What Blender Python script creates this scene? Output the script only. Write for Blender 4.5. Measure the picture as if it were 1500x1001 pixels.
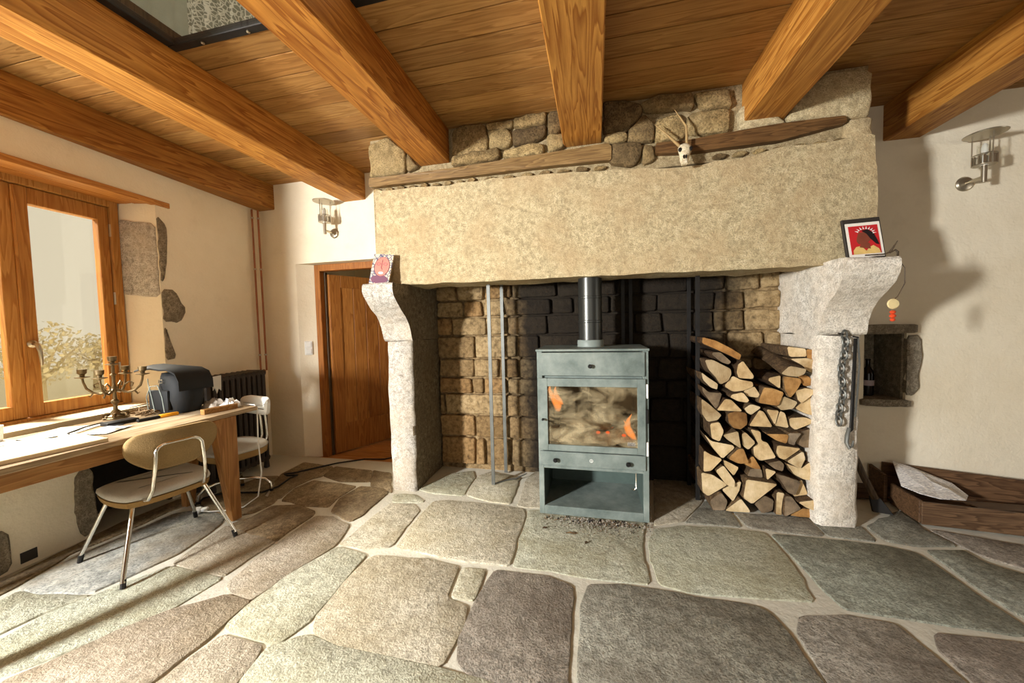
import bpy, bmesh, math, random
from mathutils import Vector, Matrix, Euler, noise
for o in list(bpy.data.objects): bpy.data.objects.remove(o)
SC = bpy.context.scene
COL = SC.collection
PI = math.pi
random.seed(11)

# ---------------------------------------------------------------- camera
cam_data = bpy.data.cameras.new('camera'); cam = bpy.data.objects.new('camera', cam_data); COL.objects.link(cam)
cam_data.sensor_width = 36.0; cam_data.lens = 535.5466 * 36.0 / 1500.0; cam_data.clip_start = 0.02
def cam_rot(y, p, r):
    f = Vector((math.sin(y)*math.cos(p), math.cos(y)*math.cos(p), math.sin(p)))
    rt = Vector((math.cos(y), -math.sin(y), 0)); up = rt.cross(f)
    rt2 = math.cos(r)*rt + math.sin(r)*up; up2 = -math.sin(r)*rt + math.cos(r)*up
    return Matrix((rt2, up2, -f)).transposed()
cam.matrix_world = Matrix.Translation((0, 0, 1.3)) @ cam_rot(-0.22529562, -0.04620116, -0.02383764).to_4x4()
SC.camera = cam

# ---------------------------------------------------------------- light, sky and exposure
SC.view_settings.view_transform = 'Standard'; SC.view_settings.look = 'None'
SC.view_settings.exposure = -0.2; SC.view_settings.gamma = 1.0; SC.view_settings.use_curve_mapping = False
world = bpy.data.worlds.new('hazy_sky'); SC.world = world; world.use_nodes = True
bg = world.node_tree.nodes['Background']; bg.inputs[0].default_value = (1.0, 0.88, 0.66, 1); bg.inputs[1].default_value = 0.92
def area(name, loc, aim, sx, sy, power, col):
    l = bpy.data.lights.new(name, 'AREA'); l.shape = 'RECTANGLE'; l.size = sx; l.size_y = sy; l.energy = power; l.color = col
    o = bpy.data.objects.new(name, l); COL.objects.link(o); o.location = loc
    o.rotation_euler = (Vector(aim) - Vector(loc)).to_track_quat('-Z', 'Y').to_euler()
    return o
key = area('daylight_small_window', (-3.30, -1.5, 1.64), (-0.4, 2.2, 0.30), 0.28, 0.48, 375, (0.97, 0.985, 1.0)); key.data.spread = math.radians(150)
area('daylight_window', (-7.4, 0.9, 6.2), (-2.6, 1.8, 0.9), 3.0, 3.0, 4200, (1.0, 0.94, 0.83))
area('rear_fill_light', (0.6, -3.95, 1.45), (0.3, 3.0, 1.1), 3.4, 1.9, 26, (0.97, 0.99, 1.0))  # fill lamp added behind the camera to lift the shadows

area('right_fill_light', (6.45, .2, 1.45), (-3.0, 2.2, 1.3), 1.5, 1.2, 30, (1.0, 0.97, 0.92))  # fill lamp added to brighten the left wall; its window is made up

# ---------------------------------------------------------------- materials
def lin(c):
    f = lambda v: v/12.92 if v <= .04045 else ((v+.055)/1.055)**2.4
    return tuple(f(v/255.0) for v in c) + (1.0,)
class NT:
    def __init__(s, name):
        s.m = bpy.data.materials.new(name); s.m.use_nodes = True; s.t = s.m.node_tree
        s.b = s.t.nodes['Principled BSDF']; s.out = s.t.nodes['Material Output']
        s.b.inputs['Specular IOR Level'].default_value = 0.25
    def n(s, kind, **kw):
        x = s.t.nodes.new(kind)
        for k, v in kw.items():
            if k in x.inputs: x.inputs[k].default_value = v
            else: setattr(x, k, v)
        return x
    def l(s, a, b): s.t.links.new(a, b)
    def coord(s, scale=(1, 1, 1), rnd=False, kind='Object'):
        tc = s.n('ShaderNodeTexCoord'); v = tc.outputs[kind]
        if rnd:
            oi = s.n('ShaderNodeObjectInfo'); mu = s.n('ShaderNodeVectorMath', operation='SCALE'); cb = s.n('ShaderNodeCombineXYZ')
            s.l(oi.outputs['Random'], cb.inputs[0]); s.l(oi.outputs['Random'], cb.inputs[1]); s.l(oi.outputs['Random'], cb.inputs[2])
            s.l(cb.outputs[0], mu.inputs[0]); mu.inputs['Scale'].default_value = 37.0
            ad = s.n('ShaderNodeVectorMath', operation='ADD'); s.l(v, ad.inputs[0]); s.l(mu.outputs[0], ad.inputs[1]); v = ad.outputs[0]
        mp = s.n('ShaderNodeMapping'); mp.inputs['Scale'].default_value = scale; s.l(v, mp.inputs[0])
        return mp.outputs[0]
    def noise(s, v, scale, detail=4, rough=.6, dist=0):
        x = s.n('ShaderNodeTexNoise'); x.inputs['Scale'].default_value = scale; x.inputs['Detail'].default_value = detail
        x.inputs['Roughness'].default_value = rough; x.inputs['Distortion'].default_value = dist; s.l(v, x.inputs['Vector']); return x.outputs['Fac']
    def ramp(s, f, stops, interp='LINEAR'):
        x = s.n('ShaderNodeValToRGB'); e = x.color_ramp.elements; x.color_ramp.interpolation = interp
        while len(e) < len(stops): e.new(.5)
        for i, (p, c) in enumerate(stops): e[i].position = p; e[i].color = c if len(c) == 4 else lin(c)
        s.l(f, x.inputs[0]); return x.outputs[0]
    def mix(s, f, a, b, mode='MIX'):
        x = s.n('ShaderNodeMix', data_type='RGBA', blend_type=mode)
        if isinstance(f, (int, float)): x.inputs[0].default_value = f
        else: s.l(f, x.inputs[0])
        for i, v in ((6, a), (7, b)):
            if isinstance(v, tuple): x.inputs[i].default_value = v if len(v) == 4 else lin(v)
            else: s.l(v, x.inputs[i])
        return x.outputs[2]
    def math(s, op, a, b=None, clamp=False):
        x = s.n('ShaderNodeMath', operation=op, use_clamp=clamp)
        for i, v in enumerate((a, b)):
            if v is None: continue
            if isinstance(v, (int, float)): x.inputs[i].default_value = v
            else: s.l(v, x.inputs[i])
        return x.outputs[0]
    def bump(s, h, strength=.5, dist=.01):
        x = s.n('ShaderNodeBump'); x.inputs['Strength'].default_value = strength; x.inputs['Distance'].default_value = dist
        s.l(h, x.inputs['Height']); s.l(x.outputs[0], s.b.inputs['Normal'])
    def col(s, c):
        if isinstance(c, tuple): s.b.inputs['Base Color'].default_value = c if len(c) == 4 else lin(c)
        else: s.l(c, s.b.inputs['Base Color'])
    def set(s, **k):
        for a, v in k.items(): s.b.inputs[a.replace('_', ' ')].default_value = v
        return s
def plain(name, c, rough=.6, metal=0.0, var=.0):
    t = NT(name); t.set(Roughness=rough, Metallic=metal)
    if var:
        f = t.noise(t.coord(), 14, 4); t.col(t.mix(f, tuple(max(0, v*(1-var)) for v in c), tuple(min(255, v*(1+var)) for v in c)))
    else: t.col(c)
    return t.m
def granite(name, dark, mid, light, scale=1.0, bump=.55, patch=None, rnd=False, tint=None):
    t = NT(name); t.set(Roughness=.9); v = t.coord(rnd=rnd)
    big = t.noise(v, 3.2*scale, 5, .6); med = t.noise(v, 26*scale, 6, .7); fine = t.noise(v, 120*scale, 3, .7)
    c = t.ramp(med, [(.30, dark), (.52, mid), (.72, light)])
    c = t.mix(t.ramp(fine, [(.40, (0, 0, 0)), (.5, (255, 255, 255))]), t.mix(.8, c, dark), c)
    if patch: c = t.mix(t.ramp(big, [(.42, (0, 0, 0)), (.62, (255, 255, 255))]), c, t.mix(.55, c, patch))
    if tint:
        oi = t.n('ShaderNodeObjectInfo')
        c = t.mix(1.0, c, t.ramp(oi.outputs['Random'], [(0, tint[0]), (.35, tint[1]), (.7, tint[2]), (1, tint[3])]), 'MULTIPLY')
    t.col(c)
    h = t.math('ADD', t.math('MULTIPLY', med, 1.0), t.math('MULTIPLY', fine, .5)); h = t.math('ADD', h, t.math('MULTIPLY', big, 1.5))
    t.bump(h, bump, .012); return t.m
def wood(name, dark, mid, light, axis='Y', rnd=True, rough=.55, grain=1.0, knots=True):
    t = NT(name); t.set(Roughness=rough); s = {'X': (.9, 12, 12), 'Y': (12, .9, 12), 'Z': (12, 12, .9)}[axis]
    v = t.coord(tuple(k*grain for k in s), rnd)
    a = t.noise(v, 1.0, 3, .5, .35); w = t.math('FRACT', t.math('MULTIPLY', a, 9.0)); fib = t.noise(v, 6.0, 5, .7)
    ring = t.ramp(w, [(0, (255, 255, 255)), (.5, (190, 190, 190)), (.9, (0, 0, 0)), (1, (235, 235, 235))])
    big = t.noise(t.coord((1.2, 1.2, 1.2), rnd), 1.6, 3)
    c = t.mix(ring, t.mix(.35, mid, dark), light); c = t.mix(t.ramp(fib, [(.35, (200, 200, 200)), (.6, (0, 0, 0))]), c, t.mix(.5, c, dark))
    c = t.mix(t.ramp(big, [(.35, (120, 120, 120)), (.65, (0, 0, 0))]), c, dark)
    if rnd:
        oi = t.n('ShaderNodeObjectInfo'); c = t.mix(1.0, c, t.ramp(oi.outputs['Random'], [(0, (204, 194, 180)), (.3, (255, 252, 246)), (.65, (228, 214, 194)), (1, (250, 238, 226))]), 'MULTIPLY')
    t.col(c); t.bump(t.math('ADD', fib, t.math('MULTIPLY', w, .4)), .12, .003); return t.m
M = {}
def plaster(name, base, stain, dark):
    t = NT(name); t.set(Roughness=.95); v = t.coord()
    a = t.noise(v, 1.1, 5, .6); b = t.noise(v, 5.5, 6, .65); f = t.noise(v, 60, 4)
    c = t.mix(t.ramp(a, [(.40, (0, 0, 0)), (.68, (200, 200, 200))]), base, stain)
    c = t.mix(t.ramp(b, [(.58, (0, 0, 0)), (.8, (120, 120, 120))]), c, dark)
    t.col(c); t.bump(t.math('ADD', t.math('MULTIPLY', b, 1.5), t.math('MULTIPLY', f, .3)), .35, .02); return t.m
M['plaster'] = plaster('lime_plaster', (232, 221, 196), (214, 197, 164), (174, 157, 126))
M['mortar'] = plaster('floor_mortar', (200, 195, 178), (180, 173, 154), (130, 123, 106))
M['lintel'] = granite('yellow_granite', (146, 130, 98), (200, 182, 142), (222, 206, 168), 1.3, .8, (178, 152, 112))
M['pillar'] = granite('limewashed_granite', (124, 116, 104), (194, 187, 174), (218, 212, 200), 1.1, .7, (184, 168, 144))
M['limewash'] = granite('thick_limewash_granite', (168, 158, 142), (232, 224, 208), (244, 238, 226), 1.0, .8, (222, 206, 182))
M['shaded_bare_granite'] = granite('shaded_smoky_granite', (72, 62, 46), (122, 108, 84), (152, 138, 112), 1.1, .8, (100, 86, 64))
M['rubble'] = granite('rubble_stone', (104, 88, 60), (176, 154, 112), (210, 188, 146), .8, .9, (128, 112, 84), True, ((150, 140, 130), (215, 205, 190), (255, 250, 235), (185, 170, 150)))
M['grey_stone'] = granite('grey_granite', (92, 82, 66), (148, 136, 114), (184, 172, 150), 1.2, .8, (112, 100, 82), True)
M['joint'] = granite('lime_joint', (120, 104, 74), (176, 156, 118), (200, 182, 146), 1.5, .8)
M['flag'] = granite('flagstone', (152, 148, 134), (204, 200, 184), (224, 220, 206), .9, .9, (160, 150, 122), True, ((215, 205, 195), (255, 250, 240), (235, 240, 230), (225, 210, 200)))
M['flag_dark'] = granite('flagstone_grey', (110, 106, 98), (166, 161, 150), (196, 191, 179), .9, .9, (108, 98, 86), True, ((220, 215, 205), (255, 245, 240), (235, 245, 235), (225, 220, 215)))
M['flag_brown'] = granite('flagstone_brown', (92, 78, 58), (142, 124, 94), (170, 152, 120), .75, .4, (98, 80, 56), True)
M['flag_slate'] = granite('flagstone_blue_grey', (104, 104, 98), (152, 150, 140), (182, 178, 164), .6, .4, (140, 122, 92), True)
M['fir'] = wood('fir_beam', (104, 54, 12), (178, 114, 42), (214, 156, 76), 'Y')
M['plank'] = wood('oak_ceiling_board', (116, 80, 38), (170, 126, 70), (190, 148, 90), 'X')
M['oak'] = wood('oak_joinery', (112, 66, 24), (164, 104, 44), (184, 126, 62), 'Z')
M['oak_window'] = wood('oak_window', (136, 86, 34), (190, 132, 62), (208, 156, 86), 'Z')
M['oak_y'] = wood('oak_joinery_along_wall', (140, 84, 34), (190, 126, 58), (206, 146, 76), 'Y')
M['table'] = wood('table_wood', (112, 76, 40), (162, 116, 66), (182, 138, 86), 'Y')
M['table_leg'] = wood('table_leg_wood', (112, 76, 40), (162, 116, 66), (182, 138, 86), 'Z')
M['glare_tabletop'] = wood('table_top_wood_glare', (122, 104, 80), (172, 156, 130), (196, 182, 158), 'Y')  # paler, greyer copy of the table wood, coloured for window glare
M['lath'] = wood('old_lath', (84, 62, 36), (146, 116, 72), (176, 146, 98), 'X', grain=1.6)
M['lath_dark'] = wood('dark_old_lath', (46, 32, 18), (98, 72, 42), (128, 98, 62), 'X', grain=1.6)
M['crate'] = wood('old_crate_wood', (46, 34, 24), (92, 68, 48), (120, 94, 70), 'X')
M['parquet'] = wood('parquet', (140, 86, 40), (196, 136, 74), (214, 160, 96), 'X')
M['dark_handle'] = wood('dark_handle', (44, 36, 28), (78, 66, 52), (104, 90, 72), 'Z')
M['bark'] = granite('log_bark', (60, 46, 32), (112, 92, 66), (156, 134, 100), 1.2, .9, None, True, ((200, 190, 180), (255, 245, 230), (170, 150, 130), (230, 220, 210)))
def logend(name, c0, c1, c2):
    t = NT(name); t.set(Roughness=.85); v = t.coord(rnd=True); a = t.noise(v, 9, 5, .65); f = t.noise(t.coord((60, 6, 20), True), 2, 4)
    c = t.ramp(a, [(.3, c0), (.52, c1), (.72, c2)]); c = t.mix(t.ramp(f, [(.35, (150, 150, 150)), (.6, (0, 0, 0))]), c, t.mix(.5, c, c0)); t.col(c)
    oi = t.n('ShaderNodeObjectInfo'); t.col(t.mix(1.0, c, t.ramp(oi.outputs['Random'], [(0, (196, 186, 172)), (.35, (250, 246, 238)), (.7, (232, 218, 196)), (1, (255, 246, 232))]), 'MULTIPLY'))
    t.bump(f, .4, .006); return t.m
M['end0'] = logend('split_wood_pale', (168, 142, 102), (214, 194, 156), (234, 218, 186))
M['end1'] = logend('split_wood_grey', (84, 74, 62), (128, 114, 96), (160, 144, 122))
M['end2'] = logend('split_wood_brown', (112, 80, 44), (172, 130, 78), (204, 164, 108))
# soot-stained fireback masonry: the soot is a stain above and behind the stove
t = NT('sooty_masonry'); t.set(Roughness=.95); v = t.coord()
g = t.n('ShaderNodeNewGeometry'); sx = t.n('ShaderNodeSeparateXYZ'); t.l(g.outputs['Position'], sx.inputs[0])
med = t.noise(v, 24, 6, .7); big = t.noise(v, 3.0, 4); fine = t.noise(v, 110, 3)
oi = t.n('ShaderNodeObjectInfo')
c = t.ramp(med, [(.3, (92, 76, 54)), (.52, (164, 142, 106)), (.74, (194, 174, 138))])
c = t.mix(1.0, c, t.ramp(oi.outputs['Random'], [(0, (200, 185, 165)), (.5, (255, 250, 240)), (1, (225, 200, 170))]), 'MULTIPLY')
d = t.math('ABSOLUTE', t.math('SUBTRACT', sx.outputs[0], .16)); d = t.math('ADD', d, t.math('MULTIPLY', t.math('SUBTRACT', big, .5), .35))
d = t.math('SUBTRACT', d, t.math('MULTIPLY', sx.outputs[2], .05))
soot = t.ramp(d, [(.66, (255, 255, 255)), (.97, (0, 0, 0))])
c = t.mix(t.math('MULTIPLY', soot, .96), c, (24, 20, 16)); t.col(c)
t.bump(t.math('ADD', med, t.math('ADD', big, t.math('MULTIPLY', fine, .4))), .9, .014); M['fireback'] = t.m
M['soot'] = plain('soot', (26, 23, 20), .95)
# metals, fabrics, small things
def stove_mat():
    t = NT('grey_green_steel'); t.set(Roughness=.5, Metallic=.0); v = t.coord(); a = t.noise(v, 6, 5, .65); b = t.noise(v, 70, 3)
    c = t.ramp(a, [(.3, (88, 98, 92)), (.5, (114, 123, 116)), (.72, (138, 145, 136))]); t.col(t.mix(t.ramp(b, [(.6, (0, 0, 0)), (.8, (90, 90, 90))]), c, (170, 172, 158))); return t.m
M['stove'] = stove_mat()
M['stove_dark'] = plain('stove_inner_steel', (72, 84, 78), .6, 0, .15)
M['firebrick'] = plain('sooty_firebrick', (72, 62, 50), .9, 0, .3)
M['ash'] = granite('ash', (120, 110, 96), (196, 188, 172), (226, 220, 206), 2.0, .8)
M['black'] = plain('black_rubber', (24, 22, 20), .5)
M['flue'] = plain('flue_pipe_steel', (70, 70, 66), .32, .7)
M['flue_grey'] = plain('flue_collar', (128, 136, 128), .45)
M['iron'] = plain('grey_iron', (104, 104, 98), .5, .6, .2)
M['dark_iron'] = plain('dark_iron', (44, 42, 40), .5, .6, .3)
M['chrome'] = plain('chrome', (225, 222, 214), .12, 1.0)
M['brushed'] = plain('brushed_steel', (176, 166, 146), .32, .9)
M['bronze'] = plain('aged_bronze', (120, 104, 76), .42, .8, .25)
M['copper'] = plain('copper_pipe', (146, 92, 62), .45, .5, .25)
M['radiator'] = plain('dark_radiator_paint', (52, 44, 36), .5, .1, .2)
M['white'] = plain('white_plastic', (228, 226, 218), .4)
M['paper'] = plain('paper', (226, 220, 206), .9, 0, .04)
M['cream'] = plain('cream_card', (214, 196, 160), .85, 0, .08)
M['red'] = plain('red_print', (186, 38, 40), .6)
M['yellow'] = plain('yellow_plastic', (232, 160, 34), .45)
M['leather'] = plain('black_leather', (20, 21, 21), .66, 0, .25)
M['bone'] = granite('bone', (170, 150, 110), (226, 212, 180), (244, 236, 214), 1.5, .4)
M['horn'] = plain('horn', (150, 124, 82), .6, 0, .3)
def fabric(name, c0, c1, sc=160):
    t = NT(name); t.set(Roughness=.95); v = t.coord(); a = t.noise(v, sc, 3, .7); b = t.noise(v, 7, 4)
    t.col(t.mix(t.math('MULTIPLY', t.math('ADD', a, b), .5), c0, c1)); t.bump(a, .6, .004); return t.m
M['seat_grey'] = fabric('grey_wool', (150, 146, 136), (214, 210, 200)); M['ochre'] = fabric('ochre_tweed', (96, 76, 44), (172, 144, 98))
M['tan_cloth'] = fabric('tan_underside', (122, 92, 50), (168, 136, 86))
M['white_vinyl'] = fabric('pale_vinyl', (206, 206, 200), (232, 232, 226), 20)
M['grey_cloth'] = fabric('grey_rag', (70, 62, 56), (190, 178, 160), 30)
t = NT('lace'); v = t.coord(); vo = t.n('ShaderNodeTexVoronoi', feature='DISTANCE_TO_EDGE'); vo.inputs['Scale'].default_value = 42; t.l(v, vo.inputs[0])
t.col(t.mix(t.ramp(vo.outputs[0], [(.06, (255, 255, 255)), (.14, (0, 0, 0))]), (150, 152, 140), (238, 238, 230))); M['lace'] = t.m
def glassmat(name, tint, alpha, rough=.02):
    t = NT(name); tr = t.n('ShaderNodeBsdfTransparent'); gl = t.n('ShaderNodeBsdfGlossy'); gl.inputs['Roughness'].default_value = rough
    tr.inputs[0].default_value = tint; mx = t.n('ShaderNodeMixShader'); lw = t.n('ShaderNodeLayerWeight'); fr = t.math('ADD', t.math('MULTIPLY', t.math('POWER', lw.outputs['Facing'], 5.0), .8), alpha)
    t.l(fr, mx.inputs[0]); t.l(tr.outputs[0], mx.inputs[1]); t.l(gl.outputs[0], mx.inputs[2]); t.l(mx.outputs[0], t.out.inputs[0]); return t.m
M['glass'] = glassmat('clear_glass', (.97, .97, .95, 1), .03)
t = NT('smoked_stove_glass'); tr = t.n('ShaderNodeBsdfTransparent'); tr.inputs[0].default_value = (.9, .85, .75, 1)
v = t.coord((1.6, 1.6, 3.0)); a = t.noise(v, 3.2, 5, .62, .6); st = t.noise(t.coord((9, 9, .7)), 3, 4)
film = t.ramp(t.math('ADD', t.math('MULTIPLY', a, .75), t.math('MULTIPLY', st, .25)), [(.40, (60, 60, 60)), (.62, (205, 205, 205))])
t.col(t.ramp(a, [(.35, (98, 84, 60)), (.65, (190, 174, 138))])); t.set(Roughness=.35)
mx = t.n('ShaderNodeMixShader'); t.l(t.math('MULTIPLY', film, .8), mx.inputs[0]); t.l(tr.outputs[0], mx.inputs[1]); t.l(t.b.outputs[0], mx.inputs[2]); t.l(mx.outputs[0], t.out.inputs[0]); M['stove_glass'] = t.m
def emit(name, c, s):
    t = NT(name); e = t.n('ShaderNodeEmission'); e.inputs[0].default_value = lin(c); e.inputs[1].default_value = s; t.l(e.outputs[0], t.out.inputs[0]); return t.m
t = NT('flame'); e = t.n('ShaderNodeEmission'); e.inputs[0].default_value = lin((255, 150, 70)); e.inputs[1].default_value = 2.0; tr = t.n('ShaderNodeBsdfTransparent'); lw = t.n('ShaderNodeLayerWeight')
mx = t.n('ShaderNodeMixShader'); t.l(t.math('POWER', t.math('SUBTRACT', 1.0, lw.outputs['Facing']), 2.4), mx.inputs[0]); t.l(tr.outputs[0], mx.inputs[1]); t.l(e.outputs[0], mx.inputs[2]); t.l(mx.outputs[0], t.out.inputs[0]); M['flame'] = t.m
M['ember'] = emit('ember', (255, 96, 30), 1.5)
# printed / painted flat art
t = NT('newsprint'); t.set(Roughness=.9); v = t.coord((1, 1, 1)); w = t.n('ShaderNodeTexWave', wave_type='BANDS', bands_direction='Y'); w.inputs['Scale'].default_value = 26; t.l(v, w.inputs[0])
n1 = t.noise(t.coord((30, 120, 30)), 2, 3); k = t.math('MULTIPLY', t.ramp(w.outputs[1], [(.35, (255, 255, 255)), (.6, (0, 0, 0))]), t.ramp(n1, [(.4, (0, 0, 0)), (.6, (240, 240, 240))]))
t.col(t.mix(k, (232, 226, 216), (96, 96, 110))); M['news'] = t.m
t = NT('tile_doodle'); t.set(Roughness=.6); v = t.coord(); vo = t.n('ShaderNodeTexVoronoi', feature='DISTANCE_TO_EDGE'); vo.inputs['Scale'].default_value = 34; t.l(v, vo.inputs[0])
t.col(t.mix(t.ramp(vo.outputs[0], [(.05, (255, 255, 255)), (.12, (0, 0, 0))]), (206, 188, 160), (84, 84, 108))); M['doodle'] = t.m
M['pink'] = plain('pink_glaze', (206, 120, 104), .6, 0, .1); M['mauve'] = plain('mauve_line', (112, 72, 88), .6); M['skin'] = plain('brown_print', (120, 62, 44), .6, 0, .2)
M['gold_print'] = plain('gold_print', (206, 172, 104), .6, 0, .25); M['art_black'] = plain('black_print', (30, 22, 22), .6)
M['tile_and_shade_dark'] = plain('slate_tile_and_recess_shade', (52, 46, 40), .6, 0, .2)
M['bottle'] = plain('dark_bottle_glass', (28, 24, 22), .12); M['label'] = plain('bottle_label', (176, 160, 160), .7)
M['bead_red'] = plain('red_bead', (206, 74, 40), .35); M['shell'] = plain('cream_shell', (212, 192, 140), .5, 0, .12)
M['ground'] = plain('overexposed_meadow', (228, 216, 184), .9, 0, .05); M['leafage'] = plain('overexposed_foliage', (208, 194, 158), .9, 0, .08); M['trunk'] = plain('overexposed_trunk', (190, 174, 140), .9)  # outdoor colours paled to stand for overexposed daylight
M['upper_wall'] = plaster('upper_wall', (206, 206, 194), (186, 188, 176), (160, 162, 150)); M['curtain'] = fabric('grey_green_curtain', (150, 156, 144), (206, 210, 198), 9)
M['twig'] = plain('twig', (128, 106, 78), .9, 0, .3)

# ---------------------------------------------------------------- mesh helpers
class MB:
    def __init__(s): s.v = []; s.f = []; s.mi = []; s.k = 0
    def add(s, vs, fs):
        b = len(s.v); s.v += [tuple(v) for v in vs]
        for f in fs: s.f.append(tuple(i+b for i in f)); s.mi.append(s.k)
        return s
    def mat(s, k): s.k = k; return s
    def box(s, x0, x1, y0, y1, z0, z1):
        return s.add([(x0,y0,z0),(x1,y0,z0),(x1,y1,z0),(x0,y1,z0),(x0,y0,z1),(x1,y0,z1),(x1,y1,z1),(x0,y1,z1)],
            [(0,3,2,1),(4,5,6,7),(0,1,5,4),(1,2,6,5),(2,3,7,6),(3,0,4,7)])
    def hexa(s, p): return s.add(p, [(0,3,2,1),(4,5,6,7),(0,1,5,4),(1,2,6,5),(2,3,7,6),(3,0,4,7)])
    def prism(s, pts, off):
        n = len(pts); q = [Vector(p) for p in pts]; o = Vector(off)
        return s.add(q + [p+o for p in q], [tuple(range(n)), tuple(reversed(range(n, 2*n)))] + [(i, i+n, (i+1) % n+n, (i+1) % n) for i in range(n)])
    def tube(s, path, r, n=8, closed=False):
        P = [Vector(p) for p in path]; m = len(P); R = r if isinstance(r, (list, tuple)) else [r]*m; vs = []; fs = []
        up = Vector((0, 0, 1)); prev = None
        for i, p in enumerate(P):
            a = P[(i-1) % m] if closed or i else P[0]; b = P[(i+1) % m] if closed or i < m-1 else P[-1]
            t = (b-a).normalized()
            if prev is None:
                u = t.cross(up); u = t.cross(Vector((1, 0, 0))) if u.length < .05 else u
            else: u = prev - t*prev.dot(t)
            u.normalize(); w = t.cross(u); prev = u
            for k in range(n): an = 2*PI*k/n; vs.append(p + (u*math.cos(an) + w*math.sin(an))*R[i])
        for i in range(m if closed else m-1):
            j = (i+1) % m
            for k in range(n): fs.append((i*n+k, i*n+(k+1) % n, j*n+(k+1) % n, j*n+k))
        if not closed: fs.append(tuple(reversed(range(n)))); fs.append(tuple((m-1)*n+k for k in range(n)))
        return s.add(vs, fs)
    def lathe(s, prof, c=(0, 0, 0), n=16, axis='Z'):
        vs = []; fs = []; m = len(prof)
        for r, h in prof:
            for k in range(n):
                a = 2*PI*k/n; x, y = r*math.cos(a), r*math.sin(a)
                p = {'Z': (x, y, h), 'Y': (x, h, y), 'X': (h, x, y)}[axis]; vs.append((p[0]+c[0], p[1]+c[1], p[2]+c[2]))
        for i in range(m-1):
            for k in range(n): fs.append((i*n+k, i*n+(k+1) % n, (i+1)*n+(k+1) % n, (i+1)*n+k))
        fs.append(tuple(range(n))); fs.append(tuple((m-1)*n+k for k in range(n)))
        return s.add(vs, fs)
    def ball(s, c, r, n=10):
        rx, ry, rz = r if isinstance(r, (tuple, list)) else (r, r, r); m = max(5, n//2+1)
        b = len(s.v); s.lathe([(max(1e-4, math.sin(PI*i/m)), -math.cos(PI*i/m)) for i in range(m+1)], (0, 0, 0), n)
        for i in range(b, len(s.v)): x, y, z = s.v[i]; s.v[i] = (x*rx+c[0], y*ry+c[1], z*rz+c[2])
        return s
    def xf(s, m, start=0):
        for i in range(start, len(s.v)): s.v[i] = tuple(m @ Vector(s.v[i]))
        return s
    def mesh(s, name, mats, smooth=35, bevel=0, seg=1):
        bm = bmesh.new(); vv = [bm.verts.new(v) for v in s.v]
        for f, k in zip(s.f, s.mi):
            try: q = bm.faces.new([vv[i] for i in f]); q.material_index = k; q.smooth = smooth > 0
            except ValueError: pass
        bmesh.ops.recalc_face_normals(bm, faces=bm.faces)
        if bevel: bmesh.ops.bevel(bm, geom=[e for e in bm.edges if e.is_manifold and e.calc_face_angle(0) > .5], offset=bevel, segments=seg, affect='EDGES', profile=.5, clamp_overlap=True)
        me = bpy.data.meshes.new(name); bm.to_mesh(me); bm.free()
        for m in (mats if isinstance(mats, (list, tuple)) else [mats]): me.materials.append(M[m])
        if smooth > 0:
            for p in me.polygons: p.use_smooth = True
            me.set_sharp_from_angle(angle=math.radians(smooth))
        return me
WORLD = {}
def wmat(o): return WORLD.get(o.name, Matrix.Identity(4))
def link(name, data, parent=None, local=None):
    o = bpy.data.objects.new(name, data); COL.objects.link(o)
    if parent:
        o.parent = parent
        if local is None: o.matrix_parent_inverse = wmat(parent).inverted()   # mesh is in world coordinates
        else: o.matrix_parent_inverse = Matrix.Identity(4)
        WORLD[o.name] = Matrix.Identity(4) if local is None else wmat(parent)
    return o
def obj(name, mb, mats, parent=None, local=None, smooth=35, bevel=0, seg=1, centre=False):
    if centre and parent is None:
        xs, ys, zs = zip(*mb.v); c = Vector(((min(xs)+max(xs))/2, (min(ys)+max(ys))/2, min(zs))); mb.xf(Matrix.Translation(-c))
        o = link(name, mb.mesh(name, mats, smooth, bevel, seg)); o.location = c; WORLD[o.name] = Matrix.Translation(c); return o
    return link(name, mb.mesh(name, mats, smooth, bevel, seg), parent, local)
def part(name, mb, mats, parent, **k): return obj(name, mb, mats, parent, local=True, **k)      # mesh in the thing's own coordinates
def tag(o, label=None, cat=None, group=None, kind=None):
    if label: o['label'] = label
    if cat: o['category'] = cat
    if group: o['group'] = group
    if kind: o['kind'] = kind
    return o
def thing(name, label, cat, loc=(0, 0, 0), rz=0, group=None):
    o = bpy.data.objects.new(name, None); COL.objects.link(o); o.location = loc; o.rotation_euler = (0, 0, rz); o.empty_display_size = .1
    WORLD[o.name] = Matrix.Translation(loc) @ Matrix.Rotation(rz, 4, 'Z'); return tag(o, label, cat, group)
def struct(name, mb=None, mats=None, smooth=35, bevel=0):
    if mb is None: o = bpy.data.objects.new(name, None); COL.objects.link(o); WORLD[o.name] = Matrix.Identity(4)
    else: o = obj(name, mb, mats, None, smooth=smooth, bevel=bevel)
    return tag(o, kind='structure')
def copy_tree(o, parent=None):
    c = o.copy(); COL.objects.link(c)
    if parent: c.parent = parent
    for ch in list(o.children): copy_tree(ch, c)
    return c
def area2(p): return sum(p[i][0]*p[(i+1) % len(p)][1]-p[(i+1) % len(p)][0]*p[i][1] for i in range(len(p)))/2
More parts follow.
